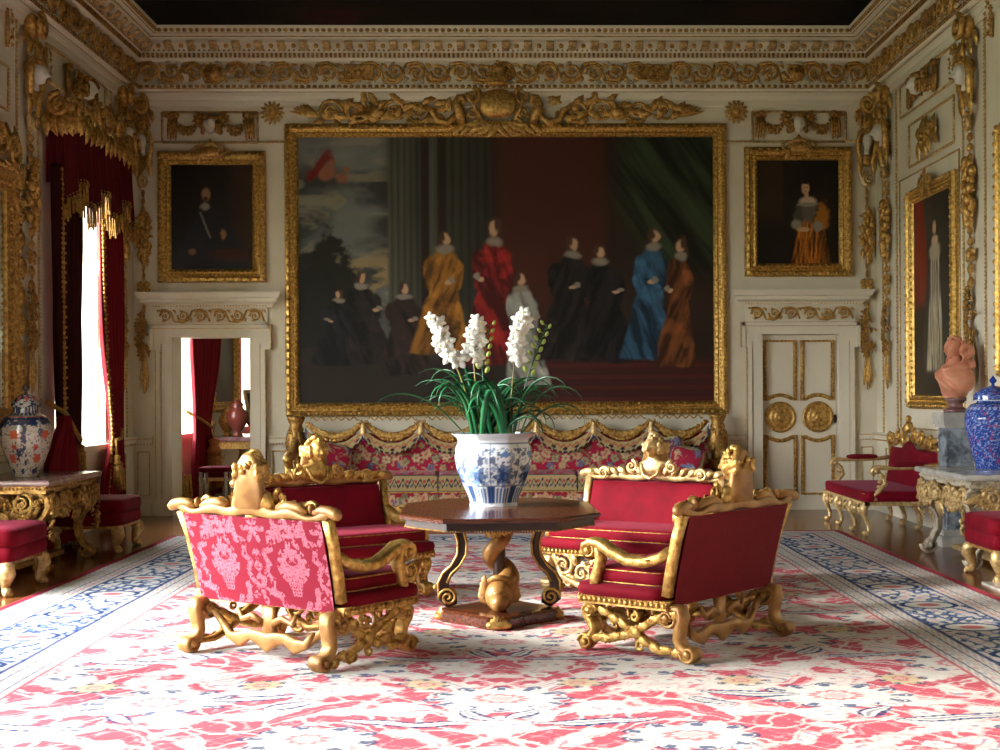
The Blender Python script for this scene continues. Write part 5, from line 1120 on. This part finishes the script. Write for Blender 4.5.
# ---------------------------------------------------------------- pier tables
def make_pier(label,loc,rz,top,dark):
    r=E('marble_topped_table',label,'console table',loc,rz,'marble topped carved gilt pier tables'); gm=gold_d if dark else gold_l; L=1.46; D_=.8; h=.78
    m=MB(); m.rings([[(sx*(L/2-q),sy*(D_/2-q),z) for sx,sy in ((-1,-1),(1,-1),(1,1),(-1,1))] for q,z in ((.03,h-.05),(.005,h-.045),(0,h-.03),(.0,h-.012),(.012,h))],sm=False); m.build('marble_top',top,r)
    m=MB(); m.bb(-L/2+.04,L/2-.04,-D_/2+.04,D_/2-.02,h-.11,h-.05); beads(m,(-L/2+.04,-D_/2+.035,h-.07),(L/2-.04,-D_/2+.035,h-.07),.03,.012,5,3)
    for s in (-1,1): beads(m,(s*(L/2-.035),-D_/2+.04,h-.07),(s*(L/2-.035),D_/2-.02,h-.07),.03,.012,5,3)
    m.build('frieze_rail',gm if dark else silver,r)
    for M_,nm,ll in ((T(0,-D_/2+.04,0),'carved_apron',L),(T(-L/2+.04,0,0,rz=-PI/2),'side_apron',D_),(T(L/2-.04,0,0,rz=PI/2),'side_apron',D_)):
        m=MB(); m.M=M_; k=ll/2-.1
        for s in (-1,1):
            n=3 if ll>1 else 1
            for j in range(n): scroll(m,s*(k*(.3+.6*j/max(1,n-1)) if n>1 else k*.6),h-.19-.02*(j%2),.085,PI/2,s*(1 if j%2 else -1),1.5,.04)
            swag(m,s*.06,s*k,h-.17,.12,.09,-.03,18,3+j)
            for q in range(10 if n>1 else 4): m.leaf((s*rnd.uniform(.05,k),-.01,h-.16),-PI/2+rnd.uniform(-.8,.8),.17,.09,.04,rnd.uniform(-1,1))
        head(m,T(0,-.05,h-.2,s=.06)); curls(m,T(0,-.04,h-.2,s=.072),3,22,1)
        for q in range(5): m.leaf((0,-.02,h-.25),-PI/2+(q-2)*.35,.15,.07,.04)
        m.build(nm,gm,r)
    for s in (-1,1):
        for fr in (-1,1):
            m=MB(); x=s*(L/2-.12); y0=fr*(D_/2-.1); f=fr
            P=[(x,y0+f*j,z) for j,z in ((-.06,h-.14),(.0,h-.12),(.05,h-.15),(.06,h-.22),(.02,h-.3),(-.05,h-.38),(-.09,h-.47),(-.08,h-.57),(-.03,h-.66),(.03,h-.71),(.07,h-.74))]
            m.sweep(P,[.04,.06,.08,.085,.075,.065,.06,.055,.055,.05,.03],.11,(1,0,0),10,.6)
            volute(m,x,y0+f*.02,h-.17,.06,f,0,.12,.03); volute(m,x,y0-f*.0,.075,.075,-f,PI if f<0 else 0,.11,.035)
            for k in range(5): m.blob((x,y0+f*(.075-.03*k),h-.2-.045*k),(.05,.03,.026),7,5)
            for k in (-1,1): m.tube([(x+k*.05,p[1]+f*.02,p[2]) for p in P[1:9]],.012,5)
            m.build('leg',gm if dark else silver,r)
            if fr<0:
                m=MB(); fruits(m,h-.2,h-.5,.13,-.03,0,6+s,14); m2=MB(); m2.M=T(x,y0-.02,0)@Matrix.Identity(4); m2.add(m.v,m.f); m2.build('fruit_drop',gm,r)
    m=MB(); m.bb(-L/2+.15,L/2-.15,-.1,.25,.04,.08); m.build('low_stretcher',gm,r)
    return r
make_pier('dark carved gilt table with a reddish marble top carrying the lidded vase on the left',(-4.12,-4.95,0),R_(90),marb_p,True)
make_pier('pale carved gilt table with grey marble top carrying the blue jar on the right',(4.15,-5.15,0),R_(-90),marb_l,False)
# ---------------------------------------------------------------- vases
def vase(name,label,loc,prof,lidprof,cf,cl,seg=72,finial=None,fm=None):
    r=E(name,label,'vase',loc)
    pr=np.array(prof); zz=np.linspace(0,1,90); s=np.concatenate([[0],np.cumsum(np.hypot(np.diff(pr[:,0]),np.diff(pr[:,1])))]); s/=s[-1]
    lr=np.array(lidprof); s2=np.concatenate([[0],np.cumsum(np.hypot(np.diff(lr[:,0]),np.diff(lr[:,1])))]); s2/=s2[-1]
    def f(p,ss): return lambda U,V:(np.interp(V,ss,p[:,0])*np.cos(U*2*PI),np.interp(V,ss,p[:,0])*np.sin(U*2*PI),np.interp(V,ss,p[:,1]))
    grid('vase_body',2*seg+1,140,f(pr,s),cf,glaze,r); l=grid('lid',seg+1,60,f(lr,s2),cl,glaze,r)
    m=MB(); z=lr[-1,1]-.01; m.lathe([(.012,0),(.018,.01),(.012,.025),(.03,.045),(.032,.06),(.015,.08),(.0,.1)],14,c=(0,0,z)); m.build('finial',fm,l)
    return r
def imari(U,V):
    C=np.broadcast_to(A('aca090'),U.shape+(3,)).copy(); C=mixc(C,A('232c48'),((V>.72)&(V<.84))*(fbm(U*30,V*20,9)>.4)*.9); f=fbm(U*60,V*26,2,3); C=mixc(C,A('1c2a4c'),(np.abs(f-.5)<.03)*.9); C=mixc(C,A('1c2a4c'),(fbm(U*18,V*9,6)>.64)*.9)
    for n,oy,R,c in ((5,.35,.05,'b04a34'),(5,.62,.045,'b8502f'),(7,.48,.03,'9c3c30'),(5,.75,.04,'22305a'),(9,.2,.03,'22305a')):
        a=((U*n+oy*3)%1-.5)/n*1.35; r=np.hypot(a,(V-oy)*.8); t=np.arctan2(V-oy,a); C=mixc(C,A(c),(r<R*(.65+.35*np.abs(np.cos(t*3))))*.95)
    C=mixc(C,A('1c2a4c'),((V<.1)|(V>.86))*(np.sin(U*2*PI*24)>-.3)*.9); C=mixc(C,A('1c2a4c'),(np.abs(V-.8)<.012)*1.); C=mixc(C,A('a84430'),(np.abs(V-.83)<.01)*1.); return C
def imlid(U,V):
    C=np.broadcast_to(A('a9a4a0'),U.shape+(3,)).copy(); C=mixc(C,A('1c2a4c'),(fbm(U*20,V*8,4)>.5)*.95); C=mixc(C,A('b04a34'),(np.abs(np.sin(U*2*PI*4))*np.sin(V*PI)>.8)*.9); return C
vase('lidded_vase','large lidded porcelain vase in rust, navy and white on the left marble topped table',(-4.12,-5.05,.78),[(.0,0),(.105,0),(.115,.03),(.15,.12),(.2,.26),(.222,.38),(.215,.45),(.18,.51),(.11,.545),(.105,.6),(.115,.605)],[(.12,.598),(.125,.605),(.12,.62),(.11,.64),(.07,.69),(.03,.71),(.0,.715)],imari,imlid,72,fm=ebony)
def bluej(U,V):
    C=np.broadcast_to(A('2a4a9c'),U.shape+(3,)).copy(); f=fbm(U*80,V*44,3,3); C=mixc(C,A('8fa6d8'),(np.abs(f-.5)<.035)*.9); C=mixc(C,A('a0404a'),(fbm(U*50,V*30,8,2)>.72)*.7); g=fbm(U*90,V*50,6,2)
    C=mixc(C,A('1a3488'),(g>.66)*.8); C=mixc(C,A('a8b6dc'),(g<.24)*.8)
    C=mixc(C,A('b8c4e0'),(V<.035)*1.); C=mixc(C,A('12246a'),(np.abs(V-.06)<.012)*1.); C=mixc(C,A('a8b8dc'),(np.abs(V-.84)<.02)*(np.sin(U*2*PI*30)>0)*.9); return C
vase('ginger_jar','bright blue lidded porcelain jar with fine all-over decoration on the right marble table',(4.3,-4.95,.78),[(.0,0),(.15,0),(.155,.03),(.17,.1),(.21,.22),(.245,.36),(.25,.45),(.235,.52),(.19,.57),(.14,.585),(.13,.62)],[(.17,.6),(.172,.61),(.168,.65),(.15,.675),(.1,.71),(.04,.73),(.0,.735)],bluej,bluej,72,fm=mat('cobalt_glaze','1c3a94',.15,coat=.4))
# ---------------------------------------------------------------- bust on pedestal
BX,BY=4.29,-3.95
r=E('marble_pedestal','grey veined marble pedestal carrying the pinkish bust, right wall','pedestal',(BX,BY,0))
m=MB(); m.bb(-.2,.2,-.2,.2,0,.1); m.bb(-.18,.18,-.18,.18,.1,.16); m.build('plinth',marb_l,r)
m=MB(); m.bb(-.13,.13,-.13,.13,.16,1.12); m.build('shaft',marb_g,r)
m=MB()
for a,z0,z1 in ((.155,1.12,1.15),(.17,1.15,1.18),(.17,1.18,1.21),(.175,1.21,1.265)): m.bb(-a,a,-a,a,z0,z1)
m.build('capital',marb_l,r)
r=E('portrait_bust','pinkish marble bust with long curled hair turned to the left on the grey pedestal','bust',(BX,BY,1.265),R_(-62))
m=MB(); m.lathe([(.0,0),(.11,0),(.12,.02),(.1,.035),(.07,.05),(.065,.08),(.08,.1),(.1,.115),(.1,.14),(.0,.14)],20); m.build('socle',marb_r,r)
m=MB(); rg=[]; pr=[(.075,.07,.13),(.115,.095,.165),(.16,.12,.21),(.195,.135,.27),(.215,.14,.33),(.205,.125,.385),(.16,.1,.425),(.1,.078,.455),(.066,.066,.49),(.058,.062,.54)]
zs=[p[2] for p in pr]
for k in range(54):
    z=.13+.41*k/53; a=float(np.interp(z,zs,[p[0] for p in pr])); b=float(np.interp(z,zs,[p[1] for p in pr])); row=[]
    for i in range(84):
        t=2*PI*i/84; c_,s_=math.cos(t),math.sin(t); dr=1-float(sst(.4,.46,np.array(z))); ph=c_*5.5+z*34+1.2*math.sin(z*21+c_*3)
        fd=.016*dr*math.copysign(abs(math.sin(ph))**.7,math.sin(ph))*(.5+.5*(s_<.4)); col_=.018*math.exp(-((z-.415-.05*abs(c_))/.014)**2)
        row.append(((a+fd+col_)*c_,(b+fd+col_)*s_*(1.12 if s_<0 else .9),z))
    rg.append(row)
m.rings(rg); head(m,T(0,-.03,.605,s=.1),True)
m.build('torso',terra,r)
m=MB(); q=random.Random(7)
for i in range(90):
    b=q.uniform(-.5,1.45); a=q.uniform(0,2*PI); d=(math.cos(b)*math.sin(a),math.cos(b)*math.cos(a),math.sin(b))
    if d[1]<.05 and d[2]<.74: continue
    m.blob((d[0]*.088,-.01+d[1]*.1,.612+d[2]*.105),(q.uniform(.018,.026),q.uniform(.018,.026),q.uniform(.016,.022)),7,5)
for s in (-1,1):
    for k in range(4):
        x0=s*(.078+.012*k); y0=-.0+.028*k
        m.tube([(x0+s*.012*math.sin(t*1.9+k)+s*.004*t,y0+.012*math.cos(t*1.9+k),.65-.034*t) for t in [u/3 for u in range(22)]],[.018+.006*math.sin(u*.35) for u in range(20)]+[.014,.008],8)
for k in range(9): t=PI*(k/8); m.tube([(.075*math.cos(t),.05+.045*math.sin(t),.66),(.09*math.cos(t),.06+.05*math.sin(t),.56),(.1*math.cos(t),.07+.05*math.sin(t),.45)],[.022,.026,.014],7)
m.build('curled_hair',terra,r)
# ---------------------------------------------------------------- curtains
def drape(name,parent,y0,y1,yt0,yt1,zt,zb,ztie,x,nf,m_,amp=.045,sw=.0,label=None,flare=0):
    # (y0,y1) at top and bottom, (yt0,yt1) gathered at tie height
    def pos(U,V):
        z=zb+(zt-zb)*V; g=np.exp(-((z-ztie)/np.where(z>ztie,.75,.3))**2) if ztie else 0*V
        a=y0*(1-g)+yt0*g; b=y1*(1-g)+yt1*g+flare*np.clip((1.15-z)/1.1,0,1); wob=.02*np.sin(z*3+U*5)
        return x+amp*np.sin(U*2*PI*nf+.6*np.sin(z*1.3))*(1-.4*g)+.012*np.sin(U*40)+sw*g,a+(b-a)*U+wob*(1-g),z
    return grid(name,nf*14,60,pos,None,m_,parent,solid=.008,label=label)
def tasselob(name,parent,x,y,z,s=1,m_=None):
    m=MB(); m.lathe([(.0,.0),(.03*s,.005),(.035*s,.03*s),(.02*s,.05*s),(.03*s,.075*s),(.0,.09*s)],10,c=(x,y,z))
    for k in range(12): t=2*PI*k/12; m.tube([(x+.026*s*math.cos(t),y+.026*s*math.sin(t),z+.01),(x+.034*s*math.cos(t),y+.034*s*math.sin(t),z-.14*s)],.008*s,5)
    return m.build(name,m_ or gold,parent)
r=E('window_curtain','crimson curtain with glowing gold edge drawn to the far side of the left window','curtain',(0,0,0),0,'pair of tied back curtains at the left window')
drape('drape',r,-1.02,-1.75,-1.02,-1.42,3.6,.05,1.0,-4.44,6,curt,.04)
def braid(x,ypts,par,m_):
    b=MB()
    for (y,z),(y2,z2) in zip(ypts,ypts[1:]):
        n=int(abs(z2-z)/.05)+1
        for k in range(n):
            t=k/n; yy=y+(y2-y)*t; zz=z+(z2-z)*t; b.blob((x,yy,zz),(.02,.035,.028),6,4); b.blob((x+.01,yy+(.035 if k%2 else -.035),zz),(.014,.02,.016),5,3)
    return b.build('gold_braid',m_,par)
brd=mat('gold_braid_fabric','c79a45',.55,.25,.4,120,'8e6426',40)
braid(-4.42,[(-1.75,3.55),(-1.7,2.6),(-1.6,1.8),(-1.45,1.2),(-1.42,1.0),(-1.55,.6),(-1.72,.1)],r,brd)
m=MB(); m.tube([(-4.56,-1.05,1.2),(-4.4,-1.1,1.08),(-4.37,-1.25,.99),(-4.38,-1.43,.97)],.022,7); tb=m.build('tie_cord',brd,r); m=MB(); m.tube([(-4.38,-1.43,.97),(-4.37,-1.44,.78)],.014,6); m.build('cord_end',brd,tb); tasselob('tassel',tb,-4.37,-1.44,.68,1.5,brd); tasselob('tassel',tb,-4.37,-1.3,.6,1.4,brd)
r=E('window_curtain','dark shade-coloured curtain with gold edge drawn to the near side of the left window','curtain',(0,0,0),0,'pair of tied back curtains at the left window')
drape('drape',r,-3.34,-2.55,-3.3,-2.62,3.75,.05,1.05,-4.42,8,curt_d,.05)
braid(-4.36,[(-3.3,3.7),(-3.28,2.4),(-3.26,1.3),(-3.24,.6),(-3.2,.1)],r,brd)
m=MB(); m.tube([(-4.5,-3.42,1.42),(-4.34,-3.3,1.3),(-4.31,-3.1,1.12),(-4.33,-2.86,1.02)],.024,7); tb=m.build('tie_cord',brd,r); tasselob('tassel',tb,-4.33,-2.86,.85,1.5,brd)
drape('outer_lining',r,-4.12,-3.22,-3.62,-3.4,1.28,.05,1.3,-4.28,4,curt,.055,label='crimson lower edge of the curtain')
# pelmet with valance
r=E('window_pelmet','gilded carved pelmet with crimson fringed valance above the left window','pelmet',(-4.34,-2.14,0),R_(90)); r.scale=(.93,1,1)
def val(U,V):
    X=(U-.5)*2.5; b=np.abs(np.sin((U*3+.5)*PI)); dz=.42+.18*(1-b)*0+.16*np.cos(U*6*PI)
    z=4.2-V*(.72+.12*np.cos(U*6*PI)); return X,-.02+.045*np.sin(U*2*PI*9)*(.3+V)+0*V,z
grid('valance',150,30,val,None,valm,r,solid=.008)
m=MB()
for k in range(120):
    u=k/119; x=(u-.5)*2.5; z=4.2-(.72+.12*math.cos(u*6*PI)); y=-.03+.045*math.sin(u*2*PI*9)*1.3
    m.tube([(x,y,z+.02),(x,y-.005,z-.14-.03*(k%3==0))],.011,5); m.blob((x,y-.012,z+.03),(.014,.012,.014),5,3); m.blob((x,y-.008,z+.06),(.013,.012,.009),5,3)
m.build('bullion_fringe',brd,r)
for s in (-1,1): grid('valance_return',16,20,lambda U,V:(s*(1.25+.012*np.sin(U*18)),-.02+.2*U,4.2-V*(.62)),None,valm,r,solid=.008)
m=MB(); P=[(-1.32+2.64*k/40,-.04,4.24+.13*math.exp(-((k-20)/7)**2)+.06*math.cos(k/40*PI*6)) for k in range(41)]
m.sweep(P,.09,.12,(0,1,0),10,.7); m.M=T(0,-.08,0)
for s in (-1,1):
    scroll(m,s*1.15,4.33,.13,PI/2,s,1.4,.06); scroll(m,s*.35,4.4,.12,PI/2,-s,1.4,.06); scroll(m,s*.75,4.24,.1,-PI/2,s,1.4,.05)
    for k in range(10): m.leaf((s*(.1+.125*k),-.01,4.25+.04*(k%2)),-PI/2+s*.3*(k%3-1),.24,.12,.06,s*.6); 
    for k in range(6): m.leaf((s*(.15+.2*k),0,4.28),PI/2-s*.5,.2,.1,.05,-s)
for s in (-1,1):
    m.M=T(s*1.3,.02,0,rz=s*PI/2)
    for k in range(6): m.leaf((-.12+.05*k,-.01,4.27),-PI/2+.2*(k%3-1),.26,.12,.06,.4); m.leaf((-.1+.045*k,0,4.24),PI/2+.3*(k%3-1),.2,.1,.05,.4)
    scroll(m,0,4.33,.12,PI/2,1,1.4,.06)
m.M=T(0,-.08,0)
for k in range(5): m.leaf((0,-.02,4.35),PI/2+(k-2)*.5,.24,.1,.06)
m.build('carved_cresting',gold,r)
# curtains of the nearer left windows (beside the camera's view, seen from aside)
# ---------------------------------------------------------------- next room through the open doorway
r=E('crimson_curtain','bright crimson curtain with long fringe hanging in the room beyond the open doorway','curtain',(0,0,0),0,'curtains in the next room')
drape('drape',r,3.6,1.95,2.95,2.05,4.1,.02,.98,-4.3,9,curt,.05)
m=MB()
for k in range(40): y=2.3+1.2*k/39; m.tube([(-4.26+.05*math.sin(k),y,.42),(-4.25+.05*math.sin(k),y,.12)],.02,5)
m.build('bullion_fringe',brd,r)
m=MB(); m.tube([(-4.5,3.2,1.25),(-4.22,2.95,1.05),(-4.18,2.7,1.0),(-4.22,2.2,1.12),(-4.4,2.0,1.25)],.022,6); tb=m.build('tie_cord',brd,r); m=MB(); m.tube([(-4.18,2.7,1.0),(-4.17,2.7,.75)],.014,6); m.build('cord_end',brd,tb); tasselob('tassel',tb,-4.17,2.7,.6,3.0,mat('red_gold_tassel','a83a30',.6,.1,0,1,'c08a40',60)); 
r=E('crimson_curtain','dark curtain at the left jamb of the open doorway, in the next room','curtain',(0,0,0),0,'curtains in the next room')
drape('drape',r,.5,.74,.5,.72,4.1,.02,1.2,-4.3,4,curt,.04,flare=.8)
m=MB()
for k in range(24): y=.5+.95*k/23; m.tube([(-4.24+.04*math.sin(k),y,.42),(-4.22+.04*math.sin(k),y,.12)],.018,5)
m.build('bullion_fringe',brd,r)
r=E('crimson_curtain','deep red curtain by the second window of the next room','curtain',(0,0,0),0,'curtains in the next room'); drape('drape',r,7.25,6.6,7.1,6.7,4.1,.02,1.2,-4.35,5,curt,.04)
r=E('crimson_curtain','pink lit curtain on the far side of the second window of the next room','curtain',(0,0,0),0,'curtains in the next room'); drape('drape',r,9.2,8.3,9.2,8.6,4.1,.02,1.2,-4.35,5,curt,.04)
def oldp(U,V):
    C=np.broadcast_to(A('57483a')*(.6+.8*fbm(U*4,V*6,14)[...,None]),U.shape+(3,)).copy(); C=sph(C,U,V,.4,.55,.2,.25,'8a745c',.5,.5); C=sph(C,U,V,.6,.35,.25,.2,'6a6a66',.5,.5); return C
framed('framed_painting','painting in a gilt frame on the pier wall of the next room','painting',1.9,2.3,.16,(-W,5.15,2.35),R_(90),oldp,(60,70),crest=False)
r=E('console_table','gilt console table with dark marble top in the next room','console table',(-4.05,4.6,0),R_(90))
m=MB(); m.bb(-.95,.95,-.35,.4,.78,.84); m.build('marble_top',marb_r,r)
m=MB(); m.bb(-.9,.9,-.3,.38,.66,.78); m.M=T(0,-.31,0); rinceau(m,-.85,.85,.7,.12,.03); m.build('carved_apron',gold,r)
for x in (-.8,.8):
    for y in (-.25,.3): m=MB(); m.sweep([(x,y,.68),(x,y-.06,.55),(x,y+.02,.3),(x,y-.05,.03)],[.1,.1,.06,.08],.1,(1,0,0)); m.build('leg',gold_l,r)
for i,(y,x,s,lb) in enumerate(((4.0,-4.1,1,'reddish round bodied vase on the next room console, beside the leaning picture'),(4.9,-4.0,1.05,'darker urn at the right end of the next room console'),(4.25,-4.3,.8,'small dark gilt mounted urn at the back of the next room console'))):
    m=MB(); m.lathe([(.0,0),(.09,0),(.07,.04),(.05,.07),(.12,.16),(.17,.28),(.16,.36),(.1,.42),(.08,.45),(.1,.48),(.06,.52),(.02,.56),(.0,.58)],20); m.lathe([(.0,0),(.001,0)],4)
    o=m.build('urn',mat('red_porphyry','7a3a30',.25,coat=.3) if i==0 else bpy.data.materials['red_porphyry'] if i==1 else gold_d); tag(o,lb,'urn','urns on the next room console',loc=(x,y,.84)); o.scale=(s,)*3
r=E('leaning_picture','small framed picture leaning on the console in the next room','picture',(-3.86,4.35,.84),R_(60)); m=MB(); m.M=T(0,0,.36,rx=-.25); frame(m,.5,.7,[(0,0),(0,.03),(.05,.03),(.05,0)]); m.build('picture_frame',gold_l,r)
m=MB(); m.M=T(0,0,.36,rx=-.25); m.bb(-.2,.2,-.01,.0,-.3,.3); m.build('picture_panel',ebony,r)
r=E('window_bench','long crimson topped gilt bench in the next room','bench',(-3.75,1.95,0),0); m=MB(); m.cushion((0,0,.41),(.9,.5,.12),.3); m.build('seat',velvet,r); m=MB(); m.bb(-.43,.43,-.23,.23,.31,.36); m.build('seat_rail',gold_l,r)
for s in (-1,1):
    for t in (-1,1): m=MB(); m.tube([(s*.38,t*.18,.33),(s*.4,t*.2,.2),(s*.38,t*.18,.0)],[.03,.02,.025],8); m.build('leg',gold_l,r)
r=E('side_chair','small pink seated chair by the window of the next room','chair',(-3.82,1.15,0),R_(90)); m=MB(); m.cushion((0,0,.5),(.4,.4,.08),.4); m.build('seat',velvet,r)
for s in (-1,1):
    for t in (-1,1): m=MB(); m.tube([(s*.16,t*.16,.48),(s*.17,t*.17,0)],[.025,.015],7); m.build('leg',silver,r)
m=MB(); m.bb(-.7,.7,-.1,.1,.02,.32)
for k in range(24): m.bb(-.69+.06*k-.02,-.69+.06*k+.02,-.12,.12,.04,.34)
tag(m.build('radiator',mat('grey_radiator','6a6862',.5,.3)),'low grey ribbed radiator beneath the bench in the next room','radiator',loc=(-3.3,2.9,0))
# hearth slab on the right edge
m=MB(); m.rings([[(x,y,z) for x,y in ((3.62,-7.9),(W-.03,-7.9),(W-.03,-6.62),(3.62,-6.62))] for z in (0,.018)],sm=False); tag(m.build('hearth_slab',marb_l),'grey stone hearth slab at the right edge of the floor beside the carpet','hearth')
